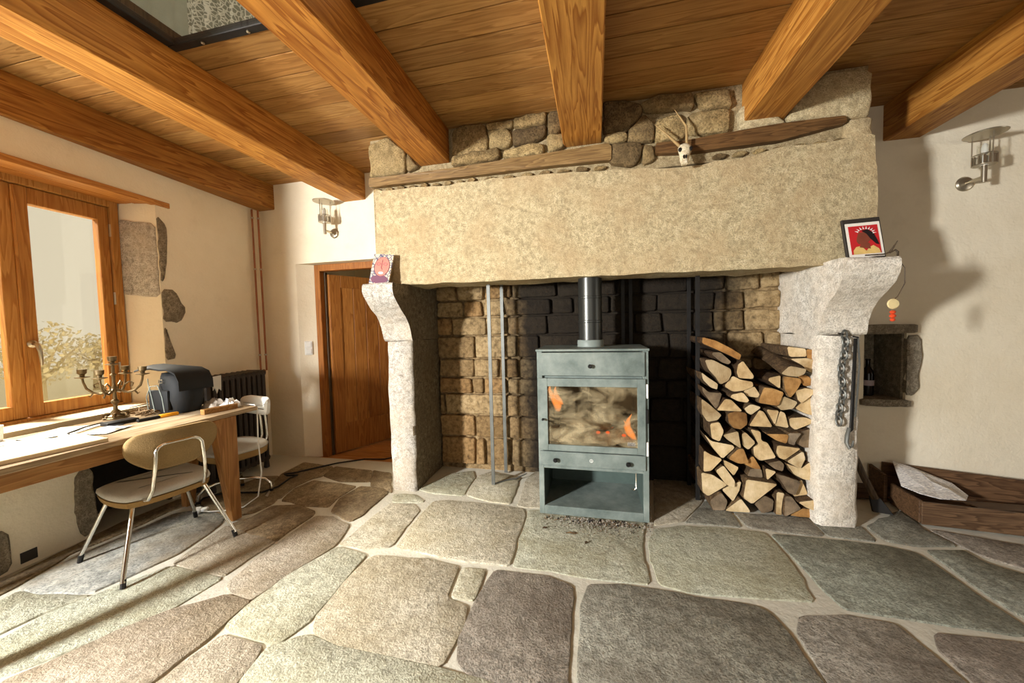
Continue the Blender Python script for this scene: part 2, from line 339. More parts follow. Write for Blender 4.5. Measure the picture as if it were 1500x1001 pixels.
def rounded(poly, cut=.22, it=2, mx=.05, seg=None, jit=0.0):
    p = [tuple(q) for q in poly]
    if area2(p) < 0: p.reverse()
    for _ in range(it):
        q = []
        for i in range(len(p)):
            a = Vector(p[i]).to_2d() if len(p[i]) == 3 else Vector(p[i]); b = Vector(p[(i+1) % len(p)]); d = (b-a).length; c = min(cut*d, mx)
            if d < 1e-6: continue
            q += [tuple(a+(b-a)*(c/d)), tuple(b+(a-b)*(c/d))]
        p = q; mx *= .5
    if seg:
        q = []
        for i in range(len(p)):
            a = Vector(p[i]); b = Vector(p[(i+1) % len(p)]); n = max(1, int((b-a).length/seg))
            for k in range(n): q.append(tuple(a+(b-a)*(k/n)))
        p = q
    if jit: p = [(x+jit*noise.noise((x*14, y*14, 3.1)), y+jit*noise.noise((x*14, y*14, 9.7))) for x, y in p]
    return p
def inset(p, d):
    out = []; n = len(p); w = 3 if n > 14 else 1
    for i in range(n):
        a = Vector(p[i-1]); b = Vector(p[i]); c = Vector(p[(i+1) % n])
        n1 = Vector((-(b-a).y, (b-a).x)); n2 = Vector((-(c-b).y, (c-b).x))
        if n1.length < 1e-9 or n2.length < 1e-9: out.append(tuple(b)); continue
        n1.normalize(); n2.normalize(); m = n1+n2
        if m.length < .2: m = n1
        m.normalize(); k = min(1.5, 1/max(.5, m.dot(n1))); out.append(tuple(b+m*d*k))
    return out
def slab(poly, rings, mapf, bottom=False):
    """stone from an outline: rings = [(inset, height), ...] from the buried rim to the face"""
    mb = MB(); n = len(poly); vs = []
    for d, h in rings: vs += [mapf(x, y, h) for x, y in (inset(poly, d) if d else poly)]
    m = len(rings); fs = [(r*n+i, r*n+(i+1) % n, (r+1)*n+(i+1) % n, (r+1)*n+i) for r in range(m-1) for i in range(n)]
    fs.append(tuple((m-1)*n+i for i in range(n)))
    if bottom: fs.append(tuple(reversed(range(n))))
    return mb.add(vs, fs)
def grid_rough(mb, amp, freq, seed=0.0, mask=None):
    for i, p in enumerate(mb.v):
        q = Vector(p)*freq + Vector((seed, seed*1.7, seed*.3)); d = noise.noise_vector(q)*.7 + noise.noise_vector(q*2.7)*.3
        k = mask(p) if mask else 1.0; mb.v[i] = (p[0]+d.x*amp*k, p[1]+d.y*amp*k, p[2]+d.z*amp*k)
    return mb
def dense_prism(poly, y0, y1, step, along='Y'):
    """closed prism of a 2D outline (u, z) swept from y0 to y1, sides subdivided (along Y: u = x; along X: u = y)"""
    mb = MB(); n = len(poly); m = max(1, int(abs(y1-y0)/step)); vs = []
    mp = (lambda u, z, w: (u, w, z)) if along == 'Y' else (lambda u, z, w: (w, u, z))
    for k in range(m+1): vs += [mp(u, z, y0+(y1-y0)*k/m) for u, z in poly]
    fs = [(r*n+i, r*n+(i+1) % n, (r+1)*n+(i+1) % n, (r+1)*n+i) for r in range(m) for i in range(n)]
    for base, yy in ((0, y0), (m*n, y1)):                    # caps: rings toward the centre so that the face can be rough too
        cu = sum(p[0] for p in poly)/n; cz = sum(p[1] for p in poly)/n; prev = [base+i for i in range(n)]
        for t in (.12, .3, .5, .75):
            cur = []
            for u, z in poly: cur.append(len(vs)); vs.append(mp(u+(cu-u)*t, z+(cz-z)*t, yy))
            fs += [(prev[i], prev[(i+1) % n], cur[(i+1) % n], cur[i]) for i in range(n)]; prev = cur
        fs.append(tuple(prev))
    return mb.add(vs, fs)
def rect(x0, x1, z0, z1): return [(x0, z0), (x1, z0), (x1, z1), (x0, z1)]
def arc(c, r, a0, a1, n, plane='XZ'):
    out = []
    for i in range(n+1):
        a = a0+(a1-a0)*i/n; u, w = r*math.cos(a), r*math.sin(a)
        out.append({'XZ': (c[0]+u, c[1], c[2]+w), 'YZ': (c[0], c[1]+u, c[2]+w), 'XY': (c[0]+u, c[1]+w, c[2])}[plane])
    return out

# ---------------------------------------------------------------- surveyed outlines (metres)
FLAGS = [
 [(-1.243,1.8),(-0.925,1.824),(-0.732,1.796),(-0.713,1.574),(-0.599,1.545),(-0.57,1.44),(-0.587,1.239),(-0.731,1.23),(-1.03,1.238),(-1.195,1.265),(-1.25,1.335),(-1.272,1.549),(-1.275,1.757)],
 [(-0.712,1.795),(-0.59,1.807),(-0.569,1.585),(-0.693,1.578)],
 [(-0.54,1.805),(-0.266,1.821),(-0.13,1.771),(-0.116,1.709),(-0.12,1.48),(-0.111,1.3),(-0.094,1.181),(-0.232,1.199),(-0.348,1.22),(-0.466,1.222),(-0.541,1.263),(-0.574,1.369),(-0.575,1.562)],
 [(-0.051,1.787),(0.088,1.823),(0.245,1.82),(0.533,1.805),(0.712,1.794),(0.743,1.753),(0.765,1.657),(0.774,1.449),(0.787,1.351),(-0.044,1.18),(-0.08,1.277),(-0.085,1.637)],
 [(0.341,2.37),(0.521,2.435),(0.763,2.456),(0.984,2.444),(1.003,2.239),(0.99,2.048),(0.964,1.869),(0.764,1.85),(0.541,1.833),(0.392,1.835),(0.291,1.858),(0.28,2.024),(0.28,2.212)],
 [(-0.474,2.454),(-0.073,2.507),(0.296,2.434),(0.247,2.193),(0.243,2.011),(0.246,1.854),(0.099,1.84),(-0.093,1.844),(-0.271,1.857),(-0.446,1.851),(-0.462,2.109)],
 [(-1.196,2.456),(-1.103,2.494),(-0.665,2.488),(-0.506,2.467),(-0.485,2.387),(-0.466,1.853),(-0.738,1.842),(-1.164,1.887),(-1.191,2.153)],
 [(-1.518,1.847),(-1.518,2.101),(-1.499,2.38),(-1.317,2.402),(-1.226,2.318),(-1.214,2.123),(-1.196,1.894),(-1.333,1.835)],
 [(-1.557,2.514),(-1.37,2.536),(-1.246,2.447),(-1.307,2.415),(-1.495,2.392)],
 [(-1.508,1.829),(-1.298,1.79),(-1.279,1.558),(-1.262,1.333),(-1.291,1.232),(-1.309,1.198),(-1.389,1.192),(-1.569,1.212),(-1.604,1.234),(-1.62,1.361),(-1.608,1.546)],
 [(-1.571,1.183),(-1.469,1.176),(-1.351,1.17),(-1.317,1.069),(-1.31,1.021),(-1.294,0.946),(-1.598,0.861),(-1.601,0.967),(-1.595,1.032)],
 [(-1.323,1.169),(-1.286,1.199),(-1.234,1.244),(-1.185,1.253),(-1.026,1.232),(-0.729,1.225),(-0.584,1.231),(-0.518,1.217),(-0.346,1.21),(-0.205,1.181),(-0.173,1.122),(-1.215,0.907),(-1.297,1.029)],
 [(-1.786,1.373),(-1.631,1.363),(-1.625,1.152),(-1.627,0.962),(-1.631,0.843),(-2.149,0.736),(-2.199,0.846),(-2.131,0.953),(-2.07,1.09),(-1.956,1.248)],
 [(-1.79,1.4),(-1.64,1.375),(-1.617,1.555),(-1.535,1.844),(-1.601,2.052),(-1.803,2.12),(-1.914,2.109),(-1.901,1.782),(-1.878,1.499),(-1.852,1.427)],
 [(-2.329,1.49),(-2.217,1.495),(-1.938,1.471),(-1.965,1.254),(-2.08,1.096),(-2.158,0.966),(-2.234,0.86),(-2.315,0.798),(-2.535,0.881),(-2.497,0.97),(-2.514,1.097),(-2.456,1.242),(-2.396,1.357)],
 [(-2.341,1.53),(-2.214,1.507),(-1.945,1.491),(-1.947,1.66),(-1.936,1.797),(-2.165,1.836),(-2.421,1.885),(-2.386,1.727)],
 [(-2.913,1.211),(-2.984,1.451),(-2.968,1.663),(-2.967,1.946),(-2.805,2.044),(-2.545,1.985),(-2.493,1.905),(-2.442,1.769),(-2.409,1.573),(-2.459,1.371),(-2.495,1.263),(-2.745,1.204)],
 [(-2.917,1.025),(-2.959,1.222),(-3.058,1.482),(-3.039,1.705),(-3.039,1.982),(-2.993,2.136),(-3.183,2.136),(-3.204,1.801),(-3.156,1.554),(-3.089,1.217),(-3.067,1.081)],
 [(-2.589,0.902),(-2.554,0.994),(-2.545,1.111),(-2.473,1.239),(-2.717,1.191),(-2.874,1.189),(-2.855,1.001)],
 [(-2.179,1.849),(-1.946,1.817),(-1.948,2.103),(-1.964,2.166),(-2.178,2.228),(-2.341,2.178),(-2.349,2.03),(-2.415,1.903)],
 [(-2.35,2.272),(-2.093,2.233),(-1.926,2.242),(-1.951,2.376),(-1.94,2.582),(-2.095,2.608),(-2.382,2.613),(-2.418,2.461)],
 [(-1.846,2.187),(-1.621,2.1),(-1.602,2.184),(-1.608,2.529),(-1.698,2.586),(-1.9,2.589),(-1.92,2.36)],
 [(-2.371,2.73),(-2.405,2.93),(-2.001,2.899),(-1.883,2.685),(-2.123,2.644)],
 [(-1.982,2.903),(-1.806,2.886),(-1.581,2.534),(-1.812,2.618),(-1.871,2.687)],
 [(-2.783,2.691),(-2.798,2.969),(-2.535,2.942),(-2.431,2.925),(-2.373,2.715),(-2.432,2.647),(-2.451,2.481),(-2.4,2.297),(-2.497,2.28)],
 [(-2.827,2.07),(-2.554,1.993),(-2.402,2.067),(-2.378,2.202),(-2.412,2.284),(-2.556,2.292),(-2.769,2.648),(-2.917,2.593),(-2.955,2.318),(-2.982,2.138)],
 [(-1.399,2.614),(-1.258,2.948),(-1.091,3.051),(-1.02,2.916),(-1.004,2.589),(-1.217,2.574)],
 [(-0.983,2.592),(-1.006,2.947),(-0.913,3.051),(-0.64,2.98),(-0.616,2.517),(-0.789,2.528)],
 [(-0.563,2.506),(-0.582,2.921),(-0.532,3.145),(-0.088,3.219),(0.414,3.159),(0.344,2.476),(-0.074,2.536),(-0.476,2.492)],
 [(0.458,3.167),(0.742,3.215),(0.736,2.799),(0.532,2.486),(0.347,2.411)],
 [(0.543,2.479),(0.75,2.802),(0.882,2.68),(0.872,2.484),(0.771,2.481)],
 [(0.894,2.664),(1.319,2.688),(1.314,2.476),(1.186,2.459),(1.009,2.478),(0.908,2.498)],
 [(1.329,2.631),(1.587,2.623),(1.567,2.467),(1.367,2.464),(1.33,2.479)],
 [(1.01,2.433),(1.309,2.439),(1.578,2.423),(1.692,2.369),(1.706,2.275),(1.704,2.039),(1.718,1.906),(1.708,1.865),(1.655,1.825),(1.514,1.833),(1.34,1.831),(1.227,1.845),(1.057,1.85),(1.036,1.989),(1.031,2.244)],
 [(1.75,2.417),(1.959,2.444),(1.959,2.35),(2.057,2.274),(2.165,2.199),(1.833,1.854),(1.765,1.944),(1.746,2.09),(1.754,2.3)],
 [(1.611,2.627),(1.963,2.893),(1.926,2.655),(1.962,2.495),(1.751,2.449),(1.615,2.476)],
 [(1.95,2.66),(2.05,2.634),(2.312,2.561),(2.485,2.502),(2.217,2.227),(2.101,2.323),(2.003,2.405),(1.983,2.499)],
 [(0.855,1.775),(1.032,1.807),(1.205,1.807),(1.224,1.776),(1.232,1.68),(1.263,1.546),(1.235,1.443),(0.787,1.351),(0.789,1.457),(0.794,1.683)],
 [(1.325,1.775),(1.478,1.789),(1.619,1.779),(1.751,1.769),(1.45,1.456),(1.266,1.439),(1.281,1.55),(1.285,1.703)],
]
STONES = [
 [(-1.678,2.708),(-1.53,2.745),(-1.386,2.62),(-1.393,2.469),(-1.684,2.466)],
 [(-1.375,2.619),(-1.279,2.497),(-1.37,2.472)],
 [(-0.998,2.723),(-0.892,2.751),(-0.764,2.738),(-0.731,2.648),(-0.743,2.554),(-1.004,2.548)],
 [(-1.005,2.538),(-0.657,2.552),(-0.644,2.494),(-0.864,2.472),(-1.007,2.475)],
 [(-0.754,2.736),(-0.553,2.731),(-0.554,2.685),(-0.719,2.684)],
 [(-0.72,2.679),(-0.589,2.69),(-0.556,2.624),(-0.572,2.565),(-0.642,2.55),(-0.723,2.565)],
 [(-0.543,2.739),(-0.312,2.752),(-0.313,2.683),(-0.54,2.678)],
 [(-0.545,2.66),(-0.314,2.669),(-0.325,2.593),(-0.397,2.565),(-0.543,2.561),(-0.556,2.61)],
 [(-0.623,2.529),(-0.411,2.558),(-0.33,2.534),(-0.341,2.47),(-0.619,2.481)],
 [(-0.298,2.74),(-0.219,2.747),(-0.207,2.622),(-0.254,2.597),(-0.301,2.603)],
 [(-0.306,2.599),(-0.189,2.588),(-0.19,2.497),(-0.294,2.483)],
 [(0.075,2.769),(0.312,2.711),(0.32,2.666),(0.217,2.555),(0.073,2.553)],
 [(0.23,2.553),(0.324,2.648),(0.382,2.575),(0.385,2.471),(0.229,2.479)],
 [(0.303,2.712),(0.404,2.739),(0.618,2.726),(0.622,2.642),(0.444,2.648),(0.345,2.667)],
 [(0.622,2.726),(0.821,2.731),(0.84,2.621),(0.678,2.625)],
 [(0.602,2.607),(0.821,2.604),(0.829,2.47),(0.65,2.474),(0.574,2.506)],
 [(0.394,2.595),(0.542,2.612),(0.582,2.504),(0.542,2.45),(0.394,2.466)],
 [(0.073,2.544),(0.217,2.546),(0.22,2.489),(0.081,2.489)],
 [(0.12,2.484),(0.31,2.459),(0.309,2.376),(0.258,2.326),(0.11,2.352)],
 [(0.322,2.453),(0.385,2.437),(0.385,2.341),(0.313,2.328)],
 [(1.232,2.656),(1.363,2.728),(1.551,2.704),(1.557,2.55),(1.542,2.449),(1.425,2.462),(1.13,2.485)],
 [(1.442,2.44),(1.562,2.446),(1.558,2.316),(1.437,2.332)],
 [(0.878,2.595),(0.946,2.626),(1.13,2.485),(1.102,2.465),(0.887,2.462)],
]
LATHS = [
 [(-1.678,2.446),(-1.004,2.446),(-0.316,2.467),(0.094,2.478),(0.12,2.457),(0.114,2.37),(-0.318,2.376),(-1.006,2.377),(-1.681,2.379)],
 [(0.392,2.44),(0.556,2.435),(1.097,2.465),(1.423,2.461),(1.433,2.421),(1.098,2.364),(0.596,2.358),(0.392,2.375)],
]
PEBBLES = [
 [(-1.666,2.356),(-1.645,2.372),(-1.611,2.368),(-1.584,2.356),(-1.608,2.339),(-1.65,2.338)],
 [(-1.565,2.355),(-1.544,2.376),(-1.508,2.373),(-1.485,2.355),(-1.505,2.338),(-1.548,2.34)],
 [(-1.464,2.354),(-1.445,2.379),(-1.408,2.374),(-1.385,2.354),(-1.406,2.332),(-1.448,2.335)],
 [(-1.368,2.354),(-1.346,2.368),(-1.312,2.367),(-1.291,2.354),(-1.309,2.338),(-1.352,2.336)],
 [(-1.272,2.354),(-1.248,2.378),(-1.215,2.376),(-1.194,2.353),(-1.215,2.331),(-1.255,2.333)],
 [(-1.175,2.353),(-1.153,2.367),(-1.122,2.363),(-1.101,2.353),(-1.118,2.342),(-1.159,2.341)],
 [(-1.078,2.352),(-1.062,2.372),(-1.027,2.369),(-1.01,2.352),(-1.027,2.336),(-1.065,2.331)],
 [(-0.984,2.351),(-0.968,2.368),(-0.936,2.363),(-0.916,2.351),(-0.934,2.338),(-0.973,2.337)],
 [(-0.896,2.351),(-0.878,2.371),(-0.847,2.374),(-0.826,2.351),(-0.845,2.332),(-0.883,2.332)],
 [(-0.776,2.347),(-0.748,2.365),(-0.699,2.363),(-0.667,2.347),(-0.697,2.333),(-0.755,2.326)],
 [(-0.638,2.346),(-0.611,2.36),(-0.566,2.358),(-0.534,2.346),(-0.561,2.331),(-0.615,2.33)],
 [(-0.503,2.344),(-0.48,2.362),(-0.434,2.361),(-0.402,2.344),(-0.43,2.328),(-0.487,2.326)],
 [(-0.372,2.343),(-0.35,2.366),(-0.305,2.36),(-0.278,2.343),(-0.302,2.323),(-0.357,2.325)],
 [(-0.25,2.342),(-0.224,2.356),(-0.18,2.354),(-0.148,2.342),(-0.175,2.329),(-0.227,2.328)],
 [(-0.12,2.341),(-0.1,2.364),(-0.054,2.359),(-0.024,2.34),(-0.052,2.321),(-0.105,2.319)],
 [(0.001,2.34),(0.024,2.353),(0.065,2.353),(0.095,2.339),(0.071,2.324),(0.016,2.321)],
 [(0.729,2.322),(0.751,2.339),(0.792,2.342),(0.819,2.325),(0.798,2.306),(0.749,2.305)],
 [(0.844,2.324),(0.866,2.341),(0.905,2.344),(0.928,2.327),(0.911,2.308),(0.86,2.31)],
 [(0.953,2.326),(0.977,2.341),(1.015,2.342),(1.04,2.329),(1.017,2.316),(0.974,2.313)],
 [(1.061,2.329),(1.086,2.34),(1.122,2.339),(1.146,2.331),(1.127,2.321),(1.082,2.318)],
 [(1.17,2.33),(1.191,2.34),(1.227,2.342),(1.253,2.333),(1.231,2.321),(1.187,2.32)],
 [(1.275,2.332),(1.295,2.347),(1.331,2.345),(1.355,2.335),(1.334,2.323),(1.292,2.318)],
 [(1.378,2.334),(1.396,2.351),(1.432,2.35),(1.457,2.336),(1.437,2.318),(1.392,2.315)],
 [(1.48,2.336),(1.498,2.349),(1.531,2.349),(1.551,2.339),(1.536,2.326),(1.495,2.32)],
]
LINTEL = [
 [(-1.68,1.622),(-1.263,1.623),(-0.332,1.617),(0.552,1.611),(1.13,1.608),(1.481,1.62),(1.588,1.645),(1.595,1.94),(1.585,2.173),(1.562,2.344),(1.299,2.325),(1.094,2.324),(0.865,2.291),(0.553,2.27),(0.113,2.312),(-0.318,2.325),(-0.708,2.341),(-1.127,2.337),(-1.646,2.351),(-1.637,2.04)],
]
LOGS = [
 ([(0.744, 0.068), (0.812, 0.134), (0.852, 0.077), (0.839, 0.015), (0.792, -0.019), (0.765, -0.014)], 'dark round split log, first from left, bottom row of stacked firewood', 1),
 ([(0.825, 0.143), (0.858, 0.176), (0.941, 0.212), (0.925, 0.143), (0.892, 0.069)], 'pale wedge split log, second from left, bottom row of stacked firewood', 0),
 ([(0.839, 0.008), (0.931, 0.103), (0.984, 0.029), (0.988, -0.008), (0.866, -0.016)], 'large pale wedge split log, third from left, bottom row of stacked firewood', 0),
 ([(0.964, 0.236), (1.147, 0.22), (0.997, 0.071), (0.945, 0.108)], 'large cream wedge split log, fourth from left, bottom row of stacked firewood', 0),
 ([(1.017, 0.069), (1.074, 0.126), (1.132, 0.101), (1.126, 0.027), (1.069, -0.001)], 'grey-brown rounded split log, fifth from left, bottom row of stacked firewood', 1),
 ([(1.15, 0.161), (1.188, 0.157), (1.176, 0.083), (1.171, 0.002), (1.145, -0.001)], 'narrow upright split log, sixth from left, bottom row of stacked firewood', 0),
 ([(1.191, 0.143), (1.22, 0.145), (1.279, 0.063), (1.183, 0.007)], 'dark wedge split log, seventh from left, bottom row of stacked firewood', 1),
 ([(1.221, 0.014), (1.289, 0.064), (1.344, 0.062), (1.345, 0.011), (1.271, -0.003)], 'low flaky split log, eighth from left, bottom row of stacked firewood', 2),
 ([(1.245, 0.125), (1.337, 0.144), (1.392, 0.102), (1.38, 0.065), (1.301, 0.087)], 'flat jutting split log, ninth from left, bottom row of stacked firewood', 0),
 ([(0.696, 0.255), (0.764, 0.244), (0.858, 0.183), (0.737, 0.09), (0.703, 0.118)], 'broad grey-tan wedge split log, first from left, second row up of stacked firewood', 0),
 ([(0.778, 0.283), (0.825, 0.32), (0.895, 0.216), (0.892, 0.178), (0.845, 0.19)], 'long pale diagonal split log, second from left, second row up of stacked firewood', 0),
 ([(0.977, 0.252), (1.002, 0.298), (1.06, 0.302), (1.07, 0.243)], 'grey half-round split log, third from left, second row up of stacked firewood', 1),
 ([(1.076, 0.317), (1.137, 0.299), (1.083, 0.241)], 'tiny cream triangular split log, fourth from left, second row up of stacked firewood', 0),
 ([(1.137, 0.285), (1.168, 0.28), (1.274, 0.244), (1.244, 0.154), (1.207, 0.166), (1.169, 0.236)], 'dark grey broad split log, fifth from left, second row up of stacked firewood', 1),
 ([(1.274, 0.237), (1.293, 0.245), (1.328, 0.154), (1.245, 0.133)], 'cream wedge split log, sixth from left, second row up of stacked firewood', 0),
 ([(0.706, 0.414), (0.75, 0.387), (0.821, 0.361), (0.751, 0.281), (0.703, 0.27)], 'pale blocky split log, first from left, third row up of stacked firewood', 0),
 ([(0.831, 0.354), (0.884, 0.327), (0.921, 0.307), (0.891, 0.253), (0.838, 0.317)], 'narrow cream wedge split log, second from left, third row up of stacked firewood', 0),
 ([(0.914, 0.44), (0.943, 0.442), (0.976, 0.348), (0.917, 0.34), (0.854, 0.37)], 'orange-tan wedge split log, third from left, third row up of stacked firewood', 2),
 ([(0.957, 0.332), (1.008, 0.39), (1.06, 0.302), (1.015, 0.306)], 'small brown triangular split log, fourth from left, third row up of stacked firewood', 2),
 ([(1.092, 0.348), (1.161, 0.37), (1.186, 0.346), (1.181, 0.302), (1.136, 0.314)], 'dark grey blocky split log, fifth from left, third row up of stacked firewood', 1),
 ([(1.154, 0.468), (1.284, 0.456), (1.192, 0.376), (1.161, 0.388), (1.142, 0.424)], 'pale wedge split log, sixth from left, third row up of stacked firewood', 0),
 ([(1.199, 0.369), (1.291, 0.439), (1.303, 0.397), (1.273, 0.327)], 'pale quarter-round split log, seventh from left, third row up of stacked firewood', 0),
 ([(1.196, 0.354), (1.28, 0.323), (1.334, 0.37), (1.365, 0.358), (1.366, 0.25), (1.305, 0.253), (1.243, 0.285)], 'broad tan half-round split log, eighth from left, third row up of stacked firewood', 0),
 ([(0.74, 0.604), (0.797, 0.617), (0.824, 0.555), (0.797, 0.487), (0.75, 0.507)], 'cream blocky split log, first from left, fourth row up of stacked firewood', 0),
 ([(0.703, 0.527), (0.75, 0.477), (0.89, 0.454), (0.897, 0.44), (0.824, 0.361), (0.764, 0.433)], 'broad tan wedge split log, second from left, fourth row up of stacked firewood', 0),
 ([(0.824, 0.529), (0.91, 0.559), (0.927, 0.445), (0.844, 0.504)], 'cream triangular split log, third from left, fourth row up of stacked firewood', 0),
 ([(0.943, 0.531), (0.962, 0.546), (1.024, 0.479), (0.982, 0.429), (0.949, 0.457)], 'cream rounded split log, fourth from left, fourth row up of stacked firewood', 0),
 ([(0.994, 0.569), (1.052, 0.557), (1.059, 0.492), (1.097, 0.479), (1.149, 0.38), (1.053, 0.356), (1.021, 0.387), (1.014, 0.438), (1.046, 0.469), (1.027, 0.512)], 'tall notched split log, fifth from left, fourth row up of stacked firewood', 0),
 ([(1.071, 0.551), (1.203, 0.549), (1.191, 0.491), (1.135, 0.51)], 'dark flat split log, sixth from left, fourth row up of stacked firewood', 2),
 ([(1.203, 0.557), (1.277, 0.56), (1.253, 0.523), (1.235, 0.483), (1.204, 0.492)], 'small pinkish split log, seventh from left, fourth row up of stacked firewood', 1),
 ([(1.283, 0.56), (1.374, 0.599), (1.351, 0.464), (1.303, 0.461), (1.259, 0.487)], 'dark weathered split log, eighth from left, fourth row up of stacked firewood', 1),
 ([(0.691, 0.769), (0.726, 0.742), (0.814, 0.661), (0.795, 0.626), (0.732, 0.61), (0.694, 0.671)], 'pale blocky split log, first from left, fifth row up of stacked firewood', 0),
 ([(0.859, 0.671), (0.913, 0.687), (0.97, 0.675), (0.978, 0.602), (0.942, 0.564), (0.893, 0.571), (0.86, 0.616)], 'round brown-ringed split log, second from left, fifth row up of stacked firewood', 2),
 ([(0.955, 0.707), (0.997, 0.735), (1.057, 0.717), (0.998, 0.667), (0.973, 0.68)], 'small pale split log, third from left, fifth row up of stacked firewood', 0),
 ([(1.046, 0.695), (1.07, 0.687), (1.126, 0.585), (0.986, 0.588)], 'pale triangular split log, fourth from left, fifth row up of stacked firewood', 0),
 ([(1.082, 0.705), (1.156, 0.698), (1.13, 0.608)], 'narrow pale wedge split log, fifth from left, fifth row up of stacked firewood', 0),
 ([(1.168, 0.694), (1.192, 0.682), (1.212, 0.588), (1.134, 0.599)], 'narrow tan wedge split log, sixth from left, fifth row up of stacked firewood', 0),
 ([(1.215, 0.651), (1.307, 0.659), (1.371, 0.634), (1.251, 0.576), (1.223, 0.598)], 'flat pale split log, seventh from left, fifth row up of stacked firewood', 0),
 ([(0.694, 0.853), (0.732, 0.812), (0.82, 0.807), (0.795, 0.716), (0.782, 0.702), (0.7, 0.819)], 'grey wedge split log, first from left, sixth row up of stacked firewood', 1),
 ([(0.782, 0.695), (0.832, 0.773), (0.869, 0.767), (0.937, 0.693)], 'flat tan wedge split log, second from left, sixth row up of stacked firewood', 0),
 ([(0.869, 0.801), (0.936, 0.819), (0.973, 0.769), (0.961, 0.755), (0.912, 0.761), (0.863, 0.787)], 'flat pale split log, third from left, sixth row up of stacked firewood', 0),
 ([(0.951, 0.823), (1.015, 0.855), (1.045, 0.804), (1.033, 0.784), (0.973, 0.789)], 'small tan wedge split log, fourth from left, sixth row up of stacked firewood', 0),
 ([(1.062, 0.852), (1.115, 0.846), (1.18, 0.82), (1.146, 0.732), (1.033, 0.75)], 'orange-brown square split log, fifth from left, sixth row up of stacked firewood', 2),
 ([(1.18, 0.794), (1.267, 0.756), (1.245, 0.715), (1.175, 0.7), (1.146, 0.726)], 'speckled pale split log, sixth from left, sixth row up of stacked firewood', 0),
 ([(1.243, 0.835), (1.3, 0.852), (1.362, 0.837), (1.273, 0.756), (1.25, 0.782)], 'pale wedge split log, seventh from left, sixth row up of stacked firewood', 0),
 ([(1.368, 0.82), (1.375, 0.692), (1.365, 0.672), (1.308, 0.684), (1.25, 0.715), (1.284, 0.756)], 'large tan wedge split log, eighth from left, sixth row up of stacked firewood', 0),
 ([(0.691, 0.947), (0.725, 0.916), (0.791, 0.869), (0.788, 0.834), (0.751, 0.847), (0.7, 0.902)], 'thin pale split log, first from left, seventh row up of stacked firewood', 0),
 ([(0.71, 1.034), (0.757, 1.034), (0.868, 0.972), (0.875, 0.938), (0.85, 0.89), (0.807, 0.869), (0.782, 0.91), (0.732, 0.972)], 'pale half-round split log, second from left, seventh row up of stacked firewood', 0),
 ([(0.832, 0.855), (0.881, 0.925), (0.93, 0.898), (1.002, 0.885), (1.008, 0.858), (0.954, 0.83), (0.887, 0.818)], 'broad pale split log, third from left, seventh row up of stacked firewood', 0),
 ([(0.908, 1.0), (0.935, 1.027), (1.002, 0.926), (0.996, 0.909), (0.911, 0.915), (0.902, 0.952)], 'pale wedge split log, fourth from left, seventh row up of stacked firewood', 0),
 ([(1.091, 0.913), (1.153, 0.933), (1.151, 0.847), (1.086, 0.899)], 'small pale wedge split log, fifth from left, seventh row up of stacked firewood', 0),
 ([(1.132, 0.953), (1.178, 1.0), (1.27, 0.98), (1.259, 0.954), (1.225, 0.934), (1.167, 0.94)], 'long jutting split log, sixth from left, seventh row up of stacked firewood', 3),
 ([(1.173, 0.927), (1.265, 0.914), (1.271, 0.888), (1.238, 0.821), (1.209, 0.788), (1.18, 0.84)], 'brown barky split log, seventh from left, seventh row up of stacked firewood', 2),
 ([(1.265, 0.928), (1.311, 0.931), (1.351, 0.889), (1.345, 0.869), (1.3, 0.862), (1.271, 0.901)], 'small brown split log, eighth from left, seventh row up of stacked firewood', 2),
 ([(0.757, 1.082), (0.806, 1.082), (0.868, 1.02), (0.856, 1.003), (0.813, 1.02), (0.757, 1.068)], 'weathered grey flat split log, first from left, topmost row of stacked firewood', 1),
 ([(0.694, 1.186), (0.775, 1.161), (0.868, 1.109), (0.935, 1.061), (0.923, 1.03), (0.868, 1.061), (0.775, 1.109), (0.694, 1.148)], 'bark-covered split log, second from left, topmost row of stacked firewood', 2),
 ([(1.195, 1.116), (1.297, 1.102), (1.306, 1.053), (1.207, 1.053)], 'short upper split log, third from left, topmost row of stacked firewood', 0),
 ([(1.207, 1.04), (1.304, 1.043), (1.371, 1.02), (1.372, 0.974), (1.339, 0.948), (1.31, 0.961), (1.27, 1.007)], 'pale rounded split log, fourth from left, topmost row of stacked firewood', 0),
 ([(1.303, 1.098), (1.37, 1.091), (1.365, 1.046), (1.343, 1.026), (1.315, 1.039)], 'reddish square split log, fifth from left, topmost row of stacked firewood', 2),
]

# ================================================================ the room
XL = lambda Y: -3.15-.09*(Y-1.2)
def wbox(mb, u0, u1, n0, n1, z0, z1):        # a box in the slightly skewed window wall
    p = [(XL(u0)-n0, u0), (XL(u1)-n0, u1), (XL(u1)-n1, u1), (XL(u0)-n1, u0)]
    return mb.hexa([(x, y, z0) for x, y in p] + [(x, y, z1) for x, y in p])
H = 2.90
w = MB()
XC = -3.123                                   # unseen front stretch: straight, its deep bay shaped to let window light through
w.box(XC-.5, XC, -4.4, -2.2, -.1, H); w.prism([(x, y, 0) for x, y in ((XC, .92), (XC, .45), (-3.46, .15), (-3.62, .15), (-3.62, .92))], (0, 0, H)); w.box(XC-.5, XC, -2.2, .15, 2.35, H)
w.box(-3.62, -3.46, -2.2, -1.77, -.1, H); w.box(-3.62, -3.46, -1.23, .15, -.1, H); w.box(-3.62, -3.46, -1.77, -1.23, -.1, 1.35); w.box(-3.62, -3.46, -1.77, -1.23, 1.93, H)
wbox(w, .92, 1.64, 0, .45, -.1, .77); wbox(w, 1.64, 2.30, 0, .45, .46, .77); wbox(w, 1.64, 2.14, .34, .45, -.1, .46)
